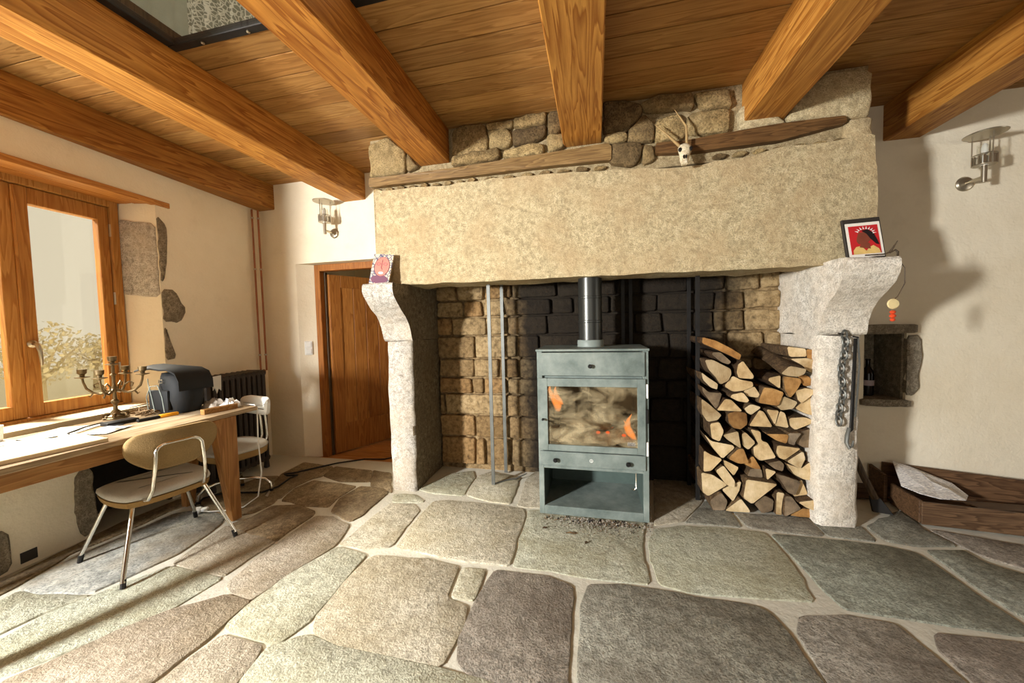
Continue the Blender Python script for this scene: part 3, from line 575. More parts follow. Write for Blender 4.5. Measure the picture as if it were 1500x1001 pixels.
wbox(w, .92, 2.30, 0, .45, 2.31, H); wbox(w, .92, 2.06, .3, .45, 2.27, 2.31); wbox(w, 2.14, 2.30, 0, .45, -.1, .46)
pl = [(XL(2.143), 2.143), (XL(2.06)-.3, 2.06), (XL(2.06)-.45, 2.06), (XL(2.3)-.45, 2.3), (XL(2.3), 2.3)]
w.prism([(x, y, .77) for x, y in pl], (0, 0, 1.54)); wbox(w, 2.30, 3.6, 0, .45, -.1, H)
wall_left = struct('wall_left', w, 'plaster', smooth=0)
def wstone(pts, h=.014, mat='grey_stone', seg=.03):
    o = obj('stone', slab(rounded(pts, .2, 1, .03, seg, .012), [(0, -.01), (.002, h*.6), (.012, h)], lambda u, z, d: (XL(u)+d, u, z)), mat, wall_left); return o
wstone([(2.147, 2.20), (2.212, 2.135), (2.205, 1.95), (2.192, 1.817), (2.165, 1.69), (2.147, 1.70)])
wstone([(2.147, 1.64), (2.241, 1.637), (2.321, 1.478), (2.27, 1.378), (2.147, 1.383)])
wstone([(2.147, 1.36), (2.180, 1.27), (2.225, 1.098), (2.147, 1.08)])
wstone([(1.20, .265), (1.283, .245), (1.29, .02), (1.19, .005)], .02)
obj('vent_tile', MB().hexa([(XL(u)+d, u, z) for z in (.022, .082) for u, d in ((1.322, -.01), (1.388, -.01), (1.388, .005), (1.322, .005))]), 'tile_and_shade_dark', wall_left)
rl = MB(); wbox(rl, 1.645, 2.135, .325, .34, 0, .46); wbox(rl, 1.64, 1.66, .02, .34, 0, .46); wbox(rl, 2.12, 2.14, .02, .34, 0, .46); obj('recess_shade_lining', rl, 'tile_and_shade_dark', wall_left)  # dark lining put in to stand for the recess's shade
wstone([(1.575, .445), (1.655, .445), (1.662, .2), (1.66, .03), (1.58, .01), (1.555, .22)], .02)
obj('stone', grid_rough(dense_prism(rounded(rect(1.555, 2.20, .455, .515), .1, 1, .02, .06), XL(1.9)-.30, XL(1.9)+.03, .08, 'X'), .010, 8), 'grey_stone', wall_left)
# quoin stones of the window reveal (slightly proud of the plaster)
ra = Vector((XL(2.143), 2.143)); rb = Vector((XL(2.06)-.3, 2.06)); rd = (rb-ra).normalized(); rn = Vector((rd.y, -rd.x)); rn = rn if rn.y < 0 else -rn
def rstone(pts): obj('stone', slab(rounded(pts, .2, 1, .03, .04, .008), [(0, -.01), (.002, .006), (.012, .011)], lambda s, z, d: (ra.x+rd.x*s+rn.x*d, ra.y+rd.y*s+rn.y*d, z)), 'pillar', wall_left)
rstone([(.004, 2.13), (.28, 2.16), (.285, 1.60), (.004, 1.57)])
# back wall
w = MB()
pl = [(-3.9, 3.12), (-2.92, 3.12), (-2.765, 3.27), (-2.765, 3.56), (-3.9, 3.56)]
w.prism([(x, y, -.1) for x, y in pl], (0, 0, H+.1)); w.box(-2.92, -1.70, 3.12, 3.56, 1.955, H); w.box(-1.86, -1.36, 3.12, 3.56, -.1, 1.955)
w.box(-1.70, 1.88, 3.13, 3.56, -.1, H); w.box(1.40, 1.88, 3.12, 3.13, -.1, H); w.box(1.88, 2.13, 3.12, 3.56, -.1, .70); w.box(1.88, 2.13, 3.12, 3.56, 1.175, H); w.box(1.88, 2.13, 3.42, 3.56, .70, 1.175)
w.box(2.13, 6.6, 3.12, 3.56, -.1, H)
wall_back = struct('wall_back', w, 'plaster', smooth=0)
ys = lambda y: (lambda x, z, d: (x, y-d, z))
obj('stone', grid_rough(dense_prism(rounded(rect(1.84, 2.165, 1.172, 1.238), .1, 1, .02, .05), 3.08, 3.30, .06), .008, 9), 'grey_stone', wall_back)
obj('stone', slab(rounded([(2.125, 1.165), (2.205, 1.16), (2.22, 1.0), (2.20, .86), (2.205, .79), (2.17, .735), (2.125, .74)], .2, 1, .03, .04, .012), [(0, -.02), (.002, .012), (.012, .02)], ys(3.12)), 'grey_stone', wall_back)
obj('stone', grid_rough(dense_prism(rounded(rect(1.86, 2.15, .655, .705), .1, 1, .02, .05), 3.09, 3.42, .06), .008, 9), 'grey_stone', wall_back)
n = MB(); n.box(1.882, 2.128, 3.405, 3.42, .70, 1.18); n.box(2.115, 2.13, 3.14, 3.42, .70, 1.18); n.box(1.88, 1.895, 3.14, 3.42, .70, 1.18)
obj('niche_lining', n, 'grey_stone', wall_back)
# rest of the shell
w = MB(); w.box(6.5, 6.7, -4.4, -.6, -.1, H); w.box(6.5, 6.7, 1.0, 3.56, -.1, H); w.box(6.5, 6.7, -.6, 1.0, -.1, .8); w.box(6.5, 6.7, -.6, 1.0, 2.1, H); struct('wall_right', w, 'rubble', smooth=0)  # opening added for the right-hand fill lamp
w = MB(); w.box(-4.0, -1.2, -4.4, -4.1, -.1, H); w.box(2.4, 6.7, -4.4, -4.1, -.1, H); w.box(-1.2, 2.4, -4.4, -4.1, 2.45, H); w.box(-1.2, 2.4, -4.4, -4.1, -.1, .4)  # opening added for the rear fill lamp
struct('wall_front', w, 'rubble', smooth=0)
w = MB(); w.box(-4.0, 6.6, -4.3, 3.13, -.08, -.004); floor = struct('floor', w, 'mortar', smooth=0)
FLAGMAT = {0: 'flag', 2: 'flag_dark', 3: 'flag_dark', 4: 'flag', 33: 'flag_dark', 34: 'flag_dark', 35: 'flag_dark', 36: 'flag_dark', 37: 'flag_dark', 38: 'flag_dark', 16: 'flag_slate', 17: 'flag_brown', 19: 'flag_brown', 20: 'flag_brown', 21: 'flag_brown', 22: 'flag_brown', 23: 'flag_brown', 24: 'flag_brown', 25: 'flag_brown', 30: 'flag_dark', 31: 'flag_dark', 32: 'flag_dark'}
inset_ccw = lambda p, d: inset(p if area2(p) > 0 else list(reversed(p)), d)
for i, p in enumerate(FLAGS):
    hh = .004 + .004*random.random(); tl = Vector((random.uniform(-.004, .004), random.uniform(-.004, .004))); c = Vector((sum(q[0] for q in p)/len(p), sum(q[1] for q in p)/len(p)))
    q = rounded(inset_ccw(p, -.010 if 8 < i < 26 else -.004), .25, 1, .016, .07, .012)
    obj('flagstone', slab(q, [(0, -.03), (.002, -.002), (.004, hh*.6), (.010, hh)], lambda x, y, d, c=c, tl=tl: (x, y, d+(Vector((x, y))-c).dot(tl))), FLAGMAT.get(i, 'flag'), floor)
edge_pts = [tuple(Vector(p[i]).lerp(Vector(p[(i+1) % len(p)]), k/8)) for p in FLAGS for i in range(len(p)) for k in range(8)]
x0 = -3.10
while x0 < 4.3:                                # the rest of the floor, toward the front of the room
    x1 = x0+random.uniform(.42, .62); lim = min([y for x, y in edge_pts if x0-.02 < x < x1+.02] or [2.5]); y1 = lim-.03
    while y1 > -2.6:
        y0 = y1-random.uniform(.42, .72); q = [(x0+.012, y0+.012), (x1-.012+random.uniform(-.02, .005), y0+.012+random.uniform(0, .03)), (x1-.012, y1-.012), (x0+.012+random.uniform(-.005, .02), y1-.012)]
        obj('flagstone', slab(rounded(q, .2, 1, .03, .12, .012), [(0, -.03), (.002, -.002), (.004, .004), (.010, .006)], lambda x, y, d: (x, y, d)), 'flag' if x0 < 1 else 'flag_dark', floor)
        y1 = y0
    x0 = x1
for k in range(10):
    y0 = 3.135+k*.17; obj('plank', MB().box(-3.3, -1.3, y0, y0+.166, -.06, -.035), 'parquet', floor, bevel=.003)
obj('threshold', MB().box(-2.93, -1.86, 3.10, 3.132, -.05, -.005), 'dark_handle', floor, bevel=.004)
w = MB(); w.box(-3.6, -1.0, 5.0, 5.1, -.1, H); w.box(-3.7, -3.6, 3.56, 5.1, -.1, H); w.box(-1.0, -.9, 3.56, 5.1, -.1, H); w.box(-3.7, -.9, 3.56, 5.1, 2.5, H); struct('wall_passage', w, 'plaster', smooth=0)
# ceiling: deck, boards bay by bay, glass hatch
w = MB(); w.box(-4.1, 6.7, 1.62, 3.56, 2.779, 2.9); w.box(-4.1, -2.16, -4.4, 1.62, 2.779, 2.9); w.box(-.16, 6.7, -4.4, 1.62, 2.779, 2.9); w.box(-2.16, -.16, -4.4, .35, 2.779, 2.9)
ceiling = struct('ceiling', w, 'dark_handle', smooth=0)
BX = [-3.6, -3.27, -2.22, -1.16, -.07, 1.02, 2.08, 3.2, 4.6, 6.5]
for b in range(len(BX)-1):
    off = random.uniform(0, .148) if b not in (2, 3) else .091
    me = MB().box(-(BX[b+1]-BX[b])/2+.002, (BX[b+1]-BX[b])/2-.002, -.0704, .0704, 2.756, 2.778).mesh('plank', 'plank', 0, .0008)
    for k in range(28):
        y = 3.12+.06-.148*k-off+.0
        if BX[b] in (-2.22, -1.16) and y-.074 < 1.5: continue
        o = link('plank', me, ceiling); o.location = ((BX[b]+BX[b+1])/2, y, random.uniform(-.0006, .0006))
hatch = struct('window_3')
f = MB(); f.box(-2.10, -.20, 1.492, 1.535, 2.750, 2.785); f.box(-2.10, -2.052, .3, 1.492, 2.750, 2.785); f.box(-.245, -.20, .3, 1.492, 2.750, 2.785); f.box(-2.052, -.245, .3, .35, 2.750, 2.785)
obj('hatch_frame', f, 'dark_iron', hatch, bevel=.003)
obj('pane', MB().box(-2.055, -.24, .34, 1.495, 2.754, 2.762), 'glass', hatch)
for x in (-1.62, -1.9, -.8): obj('screw', MB().lathe([(.008, 0), (.008, -.006), (.003, -.009)], (x, 1.515, 2.750), 8), 'brushed', hatch)
# the room above, seen through the hatch
w = MB(); w.box(-4.1, 1.2, 3.0, 3.1, 2.9, 5.4); w.box(-4.2, -4.1, -1, 3.1, 2.9, 5.4); struct('wall_upper', w, 'upper_wall', smooth=0)
def drape(x0, x1, y, z0, z1, amp, n):
    mb = MB(); vs = []; fs = []
    for i in range(n+1):
        x = x0+(x1-x0)*i/n; yy = y+amp*math.sin(i*1.35)
        vs += [(x, yy, z0), (x, yy, z1), (x, yy+.006, z1), (x, yy+.006, z0)]
    for i in range(n): fs += [tuple(i*4+q for q in (0, 4, 5, 1)), tuple(i*4+q for q in (2, 6, 7, 3)), tuple(i*4+q for q in (1, 5, 6, 2)), tuple(i*4+q for q in (3, 7, 4, 0))]
    fs += [(0, 1, 2, 3), (n*4+3, n*4+2, n*4+1, n*4)]
    return mb.add(vs, fs)
tag(obj('curtain', drape(-3.3, -2.34, 1.80, 2.80, 4.6, .015, 24), 'curtain', centre=True), 'grey-green cloth hanging in the room above, seen through the ceiling glass', 'curtain')
tag(obj('lace_curtain', drape(-2.28, -1.70, 1.74, 2.80, 4.6, .03, 30), 'lace', centre=True), 'white patterned lace curtain seen through the ceiling glass beside the beam', 'curtain')
# beams
labs = ['ceiling beam nearest the window wall, its end on the door wall', 'second ceiling beam from the window, running along the edge of the ceiling glass', 'third ceiling beam from the window, ending on the left of the chimney breast',
    'ceiling beam straight above the stove, ending on the wooden lath', 'ceiling beam ending on the right of the chimney breast', 'rightmost ceiling beam, beside the right wall lamp']
for (x0, x1, ye), lb in zip([(-3.41, -3.135, 3.14), (-2.335, -2.10, 3.14), (-1.275, -1.04, 2.61), (-.197, .055, 2.61), (.905, 1.135, 2.61), (1.965, 2.18, 3.14)], labs):
    tag(obj('ceiling_beam', MB().box(x0, x1, -4.2, ye, 2.512, 2.758), 'fir', centre=True, bevel=.006), lb, 'beam', 'beams under the board ceiling')

# ================================================================ window, sill and door
win = struct('window_1')
def wbar(mb, u0, u1, z0, z1, n0=.27, n1=.33): return wbox(mb, u0, u1, n0, n1, z0, z1)
f = MB(); wbar(f, .98, 1.03, .77, 2.29, .25, .34); wbar(f, 2.012, 2.062, .77, 2.29, .25, .34); wbar(f, 1.03, 2.012, 2.235, 2.29, .25, .34); wbar(f, 1.03, 2.012, .755, .79, .25, .34)
obj('window_frame', f, 'oak_window', win, bevel=.004)
for u0, u1, hs in ((1.033, 1.526, 0), (1.536, 2.008, 1)):
    m_ = .062
    s = MB(); wbar(s, u0, u0+m_, .792, 2.232); wbar(s, u1-m_, u1, .792, 2.232); wbar(s, u0+m_, u1-m_, 2.13, 2.232); wbar(s, u0+m_, u1-m_, .792, .872)
    so = obj('sash', s, 'oak_window', win, bevel=.004)
    p = MB(); wbar(p, u0+m_-.005, u1-m_+.005, .868, 2.135, .296, .302); obj('pane', p, 'glass', so)
    if hs:
        for z in (1.0, 1.52, 2.02): obj('hinge', MB().tube([(XL(2.01)-.262, 2.01, z), (XL(2.01)-.262, 2.01, z+.09)], .008, 8), 'brushed', so)
h = MB(); hx, hy, hz = XL(1.566)-.262, 1.566, 1.25
h.lathe([(.022, 0), (.024, .006), (.016, .014), (.011, .018), (.011, .045)], (hx-.008, hy, hz), 12, 'X'); h.tube([(hx+.035, hy, hz), (hx+.045, hy, hz-.01), (hx+.05, hy+.006, hz-.05), (hx+.046, hy+.01, hz-.10), (hx+.04, hy+.012, hz-.135)], [.012, .012, .010, .009, .007], 10)
obj('window_handle', h, 'brushed', win)
f = MB(); wbar(f, 1.524, 1.540, .80, 2.225, .262, .275); obj('meeting_strip', f, 'oak_window', win, bevel=.003)
tr = struct('trim_1')
m_ = MB(); wbox(m_, .85, 2.243, -.012, .03, 2.268, 2.308); obj('front_board', m_, 'oak_y', tr, bevel=.003)
for n0, n1 in ((.034, .148), (.154, .29)):
    m_ = MB(); wbox(m_, .86, 2.09 if n0 > .1 else 2.13, n0, n1, 2.278, 2.298); obj('plank', m_, 'oak_y', tr, bevel=.003)
sl = MB(); wbox(sl, .93, 2.06, -.0, .25, .742, .772); tag(obj('window_sill', sl, 'plaster', win), None)
w2 = struct('window_2'); f = MB()
for a in ((-1.77, -1.71, 1.35, 1.93), (-1.29, -1.23, 1.35, 1.93), (-1.71, -1.29, 1.35, 1.41), (-1.71, -1.29, 1.87, 1.93)): f.box(-3.57, -3.51, *a)
obj('window_frame', f, 'oak', w2)
# oak door, standing ajar into the passage
dr = struct('door_1')
f = MB(); f.box(-2.80, -2.735, 3.225, 3.30, -.045, 1.955); f.box(-2.735, -1.86, 3.225, 3.30, 1.89, 1.955); f.box(-1.92, -1.86, 3.225, 3.30, -.045, 1.89)
obj('door_frame', f, 'oak', dr, bevel=.004)
f = MB(); f.box(-2.735, -2.72, 3.285, 3.315, -.035, 1.885); obj('frame_stop', f, 'dark_handle', dr)
ang = math.atan2(.575, .285); dm = Matrix.Translation((-2.705, 3.305, -.02)) @ Matrix.Rotation(ang, 4, 'Z')
W_, T_ = .80, .04; Hd = 1.885
lf = MB(); 
for a in ((0, .12, 0, Hd), (W_-.12, W_, 0, Hd), (.12, W_-.12, Hd-.13, Hd), (.12, W_-.12, 0, .30), ): lf.box(a[0], a[1], -T_/2, T_/2, a[2], a[3])
lf.xf(dm); leaf = obj('door_leaf', lf, 'oak', dr, bevel=.003)
for k in range(4):
    pn = MB().box(.115+k*.1425, .115+k*.1425+.140, -.012, .012, .295, Hd-.125).xf(dm); obj('panel', pn, 'oak', leaf, bevel=.004)
hd = MB(); hd.tube([(W_-.06, -.02, 1.0), (W_-.06, -.07, 1.0), (W_-.17, -.075, 1.0)], .009, 8); hd.xf(dm); obj('door_handle', hd, 'brushed', leaf)
sw = thing('light_switch', 'white double light switch on the plaster beside the oak door', 'switch', (-2.862, 3.176, 1.11), math.atan2(.15, .155))
part('switch_plate', MB().box(-.036, .036, -.012, .004, -.07, .07), 'white', sw, bevel=.004)
for z in (-.033, .033): part('rocker', MB().box(-.025, .025, -.017, -.010, z-.026, z+.026), 'white', sw, bevel=.003)

# ================================================================ fireplace
fp = thing('stone_fireplace', 'monumental granite fireplace with a long lintel on two carved corbels around the stove', 'fireplace', (0, 2.85, 0))
zfun = lambda p: 1.0
def pillar(x0, x1, seed):
    mb = dense_prism(rounded(rect(x0, x1, 2.59, 3.125), .2, 1, .02, .07), 0, 1.188, .07)   # (x, y) outline swept upward
    mb.v = [(a, c, b) for a, b, c in mb.v]; return grid_rough(mb, .016, 7, seed)
def bare_shaded(o, side):       # hearth-side faces: unwashed smoky stone, its colour also darkened for shade
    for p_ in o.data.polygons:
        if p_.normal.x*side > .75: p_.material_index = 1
bare_shaded(obj('pillar', pillar(-1.615, -1.397, 2.0), ('pillar', 'shaded_bare_granite'), fp, smooth=60), 1); obj('pillar', pillar(1.335, 1.552, 5.0), 'limewash', fp, smooth=60)
cp = [(3.125, 1.192), (2.60, 1.192), (2.585, 1.215), (2.575, 1.27), (2.55, 1.33), (2.50, 1.39), (2.44, 1.44), (2.39, 1.485), (2.36, 1.525), (2.345, 1.56), (2.34, 1.60), (2.352, 1.618), (3.125, 1.622)]
cpr = rounded(cp, .1, 1, .01, .06)
bare_shaded(obj('corbel', grid_rough(dense_prism(cpr, -1.632, -1.392, .06, 'X'), .014, 7, 1.0), ('pillar', 'shaded_bare_granite'), fp, smooth=60), 1); obj('corbel', grid_rough(dense_prism(cpr, 1.328, 1.568, .06, 'X'), .018, 6, 8.0), 'limewash', fp, smooth=60)
lp = rounded(LINTEL[0], .1, 1, .02, .07, .010)
obj('lintel', grid_rough(dense_prism(lp, 2.56, 2.86, .07), .014, 6, 3.3), 'lintel', fp, smooth=60)
w = MB(); w.box(-1.695, 1.565, 2.61, 3.125, 2.40, 2.775); w.box(-1.66, 1.56, 2.595, 2.84, 2.30, 2.46); w.box(-1.69, -1.40, 2.62, 3.125, 1.63, 2.40); w.box(1.345, 1.565, 2.62, 3.125, 1.63, 2.40)
core = obj('mortar_core', w, 'joint', fp, smooth=0)
obj('soot_hood', MB().box(-1.40, 1.345, 2.86, 3.11, 2.37, 2.40), 'soot', fp)
for i, p in enumerate(STONES):
    h0 = .045+.02*random.random()
    obj('stone', slab(rounded(inset_ccw(p, -.006), .22, 1, .018, .04, .014), [(0, -.01), (.0, h0*.5), (.005, h0*.85), (.014, h0)], ys(2.615)), 'rubble' if i < 20 else 'lintel', fp, smooth=50)
for i, p in enumerate(PEBBLES):
    obj('stone', slab(rounded(p, .3, 1, .01, .02, .006), [(0, -.02), (0, .02), (.006, .032)], ys(2.60)), 'rubble', fp, smooth=50)
for i, p in enumerate(LATHS): obj('lath', grid_rough(dense_prism(rounded(p, .1, 1, .01, .08), 2.548, 2.62, .04), .006, 9), 'lath_dark' if i else 'lath', fp)
fb = obj('fireback', MB().box(-1.42, 1.36, 3.118, 3.132, -.02, 2.40), 'fireback', fp, smooth=0)
zs = [.0, .042, .294, .495, .689, .833, 1.006, 1.209, 1.374, 1.52, 1.66, 1.82, 1.98, 2.15, 2.38]
LJ = {1: (-1.07, -.97, -.74), 2: (-1.064, -.79), 3: (-1.34, -.79), 4: (-1.08, -.976, -.76), 5: (-1.06, -.833), 6: (-1.049, -.667), 7: (-1.258, -.936, -.742), 8: (-1.142, -.963, -.769), 9: (-1.2, -.95, -.7)}
for r_ in range(1, len(zs)-1):
    xs = [-1.40]+[x for x in LJ.get(r_, ()) if x > -1.38]
    if len(xs) == 1: xs.append(-1.15+random.uniform(-.1, .1))
    while xs[-1] < 1.05:
        xs.append(xs[-1]+random.uniform(.17, .42))
    xs.append(1.345)
    for a, b in zip(xs, xs[1:]):
        if b-a < .05: continue
        t0, t1 = random.uniform(-.012, .012), random.uniform(-.012, .012)
        q = [(a+.006, zs[r_]+.006+random.uniform(-.004, .006)), (b-.006, zs[r_]+.006+random.uniform(-.004, .006)), (b-.008+t0, zs[r_+1]-.006), (a+.008+t1, zs[r_+1]-.006)]
        h0 = random.uniform(.03, .05)
        obj('brick', slab(rounded(q, .2, 1, .014, .06, .008), [(0, -.002), (.001, h0*.6), (.006, h0*.9), (.014, h0)], ys(3.118)), 'fireback', fb, smooth=50)

# ================================================================ stove
SX0, SX1, SY0, SY1 = -.387, .322, 2.42, 2.88
st = thing('wood_stove', 'tall grey-green steel wood stove with a glowing glass door, standing in the fireplace', 'stove', ((SX0+SX1)/2, (SY0+SY1)/2, .008))
cx = (SX0+SX1)/2
b = MB(); b.box(SX0, SX0+.035, SY0, SY1, .008, 1.115); b.box(SX1-.035, SX1, SY0, SY1, .008, 1.115); b.box(SX0+.035, SX1-.035, SY1-.02, SY1, .008, 1.115)
b.box(SX0+.035, SX1-.035, SY0, SY1-.02, .008, .066); b.box(SX0+.035, SX1-.035, SY0, SY1-.02, .325, .345); b.box(SX0+.035, SX1-.035, SY0+.02, SY1-.02, .44, .46); b.box(SX0+.035, SX1-.035, SY0+.02, SY1-.02, .93, .95)
obj('carcass', b, 'stove', st, bevel=.002)
l_ = MB(); l_.box(SX0+.035, SX0+.037, SY0+.01, SY1-.02, .066, .325); l_.box(SX1-.037, SX1-.035, SY0+.01, SY1-.02, .066, .325); l_.box(SX0+.037, SX1-.037, SY1-.024, SY1-.02, .066, .325)
obj('log_compartment_lining', l_, 'stove_dark', st, smooth=0)
obj('top_plate', MB().box(SX0-.006, SX1+.006, SY0-.008, SY1+.004, 1.115, 1.13), 'stove', st, bevel=.003)
up = obj('upper_panel', MB().box(SX0+.008, SX1-.022, SY0-.012, SY0+.004, .955, 1.108), 'stove', st, bevel=.003)
knob = lambda x, z, y=SY0-.012, r=.013: MB().lathe([(r*.55, 0), (r*.55, -.012), (r, -.014), (r*1.05, -.024), (r*.7, -.030)], (x, y, z), 12, 'Y')
obj('knob', knob(-.038, 1.02), 'black', up)
GX0, GX1, GZ0, GZ1 = -.318, .252, .493, .884
d = MB(); y0, y1 = SY0-.016, SY0+.012
d.box(SX0+.006, GX0, y0, y1, .452, .938); d.box(GX1, SX1-.02, y0, y1, .452, .938); d.box(GX0, GX1, y0, y1, GZ1, .938); d.box(GX0, GX1, y0, y1, .452, GZ0)
door = obj('firebox_door', d, 'stove', st, bevel=.002)
gl = obj('glass_pane', MB().box(GX0, GX1, SY0-.004, SY0+.001, GZ0, GZ1), 'stove_glass', door, smooth=0)
bd = MB(); bd.box(GX1-.062, GX1-.014, SY0-.0055, SY0-.004, GZ0+.010, GZ0+.034); obj('glass_badge', bd, 'ash', gl, smooth=0)
bt = MB()
for k in range(3):
    for j in range(5): bt.box(GX1-.059+j*.0088, GX1-.059+j*.0088+.006, SY0-.0062, SY0-.0055, GZ0+.013+k*.0065, GZ0+.0165+k*.0065)
obj('badge_print', bt, 'art_black', gl, smooth=0)
obj('latch', knob(SX0+.038, .665, SY0-.016, .008), 'black', door)
for z in (.86, .70, .49): obj('hinge', MB().box(SX1-.016, SX1-.004, SY0-.014, SY0+.01, z-.045, z+.045), 'white' if z != .70 else 'dark_iron', door, bevel=.002)
dw = obj('drawer', MB().box(SX0+.010, SX1-.020, SY0-.012, SY0+.006, .348, .444), 'stove', st, bevel=.003)
for x in (-.272, .192): obj('knob', knob(x, .392, SY0-.012, .014), 'black', dw)
e = MB(); e.tube(arc((-.038, SY0-.0125, .395), .010, 0, 2*PI, 16)[:-1], .0016, 5, True); e.box(-.0395, -.0365, SY0-.014, SY0-.012, .390, .401); obj('emblem', e, 'white', dw)
e = MB(); e.tube([(SX1-.075, SY0+.05, .315), (SX1-.075, SY0+.05, .21), (SX1-.09, SY0+.045, .195), (SX1-.105, SY0+.04, .205)], .004, 6); obj('hook', e, 'brushed', st)
# firebox
b = MB(); b.box(SX0+.037, SX0+.062, SY0+.03, SY1-.03, .46, .93); b.box(SX1-.062, SX1-.037, SY0+.03, SY1-.03, .46, .93); b.box(SX0+.062, SX1-.062, SY1-.06, SY1-.03, .46, .93); b.box(SX0+.062, SX1-.062, SY0+.03, SY1-.06, .905, .93)
fbx = obj('firebox_lining', b, 'firebrick', st, smooth=0)
a_ = MB(); vs = []; fs = []; nx, ny = 22, 10
for j in range(ny+1):
    for i in range(nx+1):
        x = SX0+.064+(SX1-SX0-.128)*i/nx; y = SY0+.03+(SY1-SY0-.09)*j/ny
        vs.append((x, y, .50+.05*math.sin(PI*j/ny)+.05*noise.noise((x*9, y*9, 1))))
for j in range(ny):
    for i in range(nx): fs.append((j*(nx+1)+i, j*(nx+1)+i+1, (j+1)*(nx+1)+i+1, (j+1)*(nx+1)+i))
a_.add(vs, fs); obj('ash_bed', a_, 'ash', fbx, smooth=80)
for x0, x1, y, z in ((-.26, .10, 2.62, .585), (-.02, .22, 2.70, .60)):
    g_ = MB(); g_.tube([(x0+(x1-x0)*k/5, y+.02*math.sin(k), z+.006*math.cos(k*2)) for k in range(6)], [.036, .042, .04, .043, .038, .030], 8); obj('burning_log', g_, 'end1', fbx)
def flame(x, y, z, w_, h_):
    mb = MB(); mb.lathe([(w_*.5, 0), (w_, h_*.22), (w_*.8, h_*.5), (w_*.42, h_*.78), (.001, h_)], (0, 0, 0), 8)
    mb.v = [(a+x+.03*math.sin(c*22+x*40), b2+y, c+z) for a, b2, c in mb.v]; obj('flame', mb, 'flame', fbx, smooth=80)
flame(-.285, 2.48, .70, .034, .19); flame(-.25, 2.52, .74, .026, .13); flame(.222, 2.47, .53, .034, .17); flame(.19, 2.50, .54, .022, .11); flame(.06, 2.72, .84, .018, .05); flame(.14, 2.74, .85, .02, .045)
obj('pale_strip', MB().box(-.062, -.055, SY1-.066, SY1-.058, .58, .87), 'ash', fbx)  # thin pale upright strip at the back of the firebox
for i in range(9):
    x = random.uniform(-.28, .22); obj('ember', MB().ball((x, random.uniform(2.5, 2.72), .545), (.014, .012, .010), 6), 'ember', fbx)
flx, fly = -.036, 2.70
p = MB(); p.lathe([(.083, 1.165), (.083, 1.30), (.0855, 1.303), (.0855, 1.315), (.083, 1.318), (.083, 1.47), (.0855, 1.473), (.0855, 1.485), (.083, 1.488), (.083, 2.38)], (flx, fly, 0), 28)
fl = obj('flue_pipe', p, 'flue', st); obj('flue_collar', MB().lathe([(.094, 1.13), (.094, 1.172), (.090, 1.178), (.083, 1.178)], (flx, fly, 0), 28), 'flue_grey', fl)
# ash and grit in front of the stove
g_ = MB(); rs = random.Random(5)
for i in range(620):
    x = rs.gauss(.02, .17); y = SY0-.02-abs(rs.gauss(0, .07)); 
    if not -.40 < x < .36: continue
    r0 = rs.uniform(.0025, .0075)*(1.2 if y > SY0-.08 else .8); b0 = len(g_.v); g_.mat(0 if rs.random() < .5 else (1 if rs.random() < .6 else 2))
    g_.add([(x+r0, y, .008), (x-.4*r0, y+.9*r0, .008), (x-.6*r0, y-.8*r0, .008), (x+.1*r0, y+.1*r0, .008+r0*1.3)], [(0, 2, 1), (0, 1, 3), (1, 2, 3), (2, 0, 3)])
tag(obj('ash_grit', g_, ('ash', 'end1', 'art_black'), smooth=0), 'scatter of pale ash and wood grit on the flagstones at the foot of the stove', 'ash', kind='stuff')
for k, (x, y, L, a, lb) in enumerate(((-.16, 2.21, .07, .1, 'thin dark bark sliver lying on the flagstone left of centre before the stove'), (-.33, 2.24, .03, .6, 'short curled bark chip near the slab joint left of the stove'), (-.07, 2.13, .022, 1.2, 'small dark chip furthest out in front of the stove'))):
    c_ = MB(); c_.tube([(-L/2, 0, .006), (-L*.1, .004, .009), (L*.2, -.003, .008), (L/2, .003, .006)], [.003, .006, .006, .003], 5); c_.xf(Matrix.Translation((x, y, .004)) @ Matrix.Rotation(a, 4, 'Z')); tag(obj('bark_chip', c_, 'bark', centre=True), lb, 'chip', 'bark chips before the stove')
# flat iron uprights
def frame(x, ys_, lb, mat, dx=0, foot=True):
    t_ = thing('iron_bracket', lb, 'bracket', (x, ys_[0], 0), 0, 'iron uprights in the fireplace')
    for i, y in enumerate(ys_):
        xx = x+(dx if i else 0); obj('upright', MB().box(xx-.014, xx+.014, y-.004, y+.004, .008, 2.37), mat, t_, bevel=.001)
    if foot: obj('foot', MB().tube([(x+.002, ys_[0]-.002, .018), (x+.03, ys_[0]+.03, .014), (x+.09, ys_[0]+.09, .016), (x+.16, ys_[0]+.12, .02), (x+.24, ys_[0]+.19, .04)], .005, 6), mat, t_)
    return t_
frame(-.822, (2.79, 3.045), 'pair of grey flat-iron uprights standing left of the stove', 'iron', .042)
frame(.215, (3.05, 3.065), 'pair of dark iron uprights against the sooty masonry behind the flue', 'dark_iron', .06, False)
frame(.70, (2.80, 3.045), 'pair of dark iron uprights along the left side of the firewood stack', 'dark_iron', .0, False)
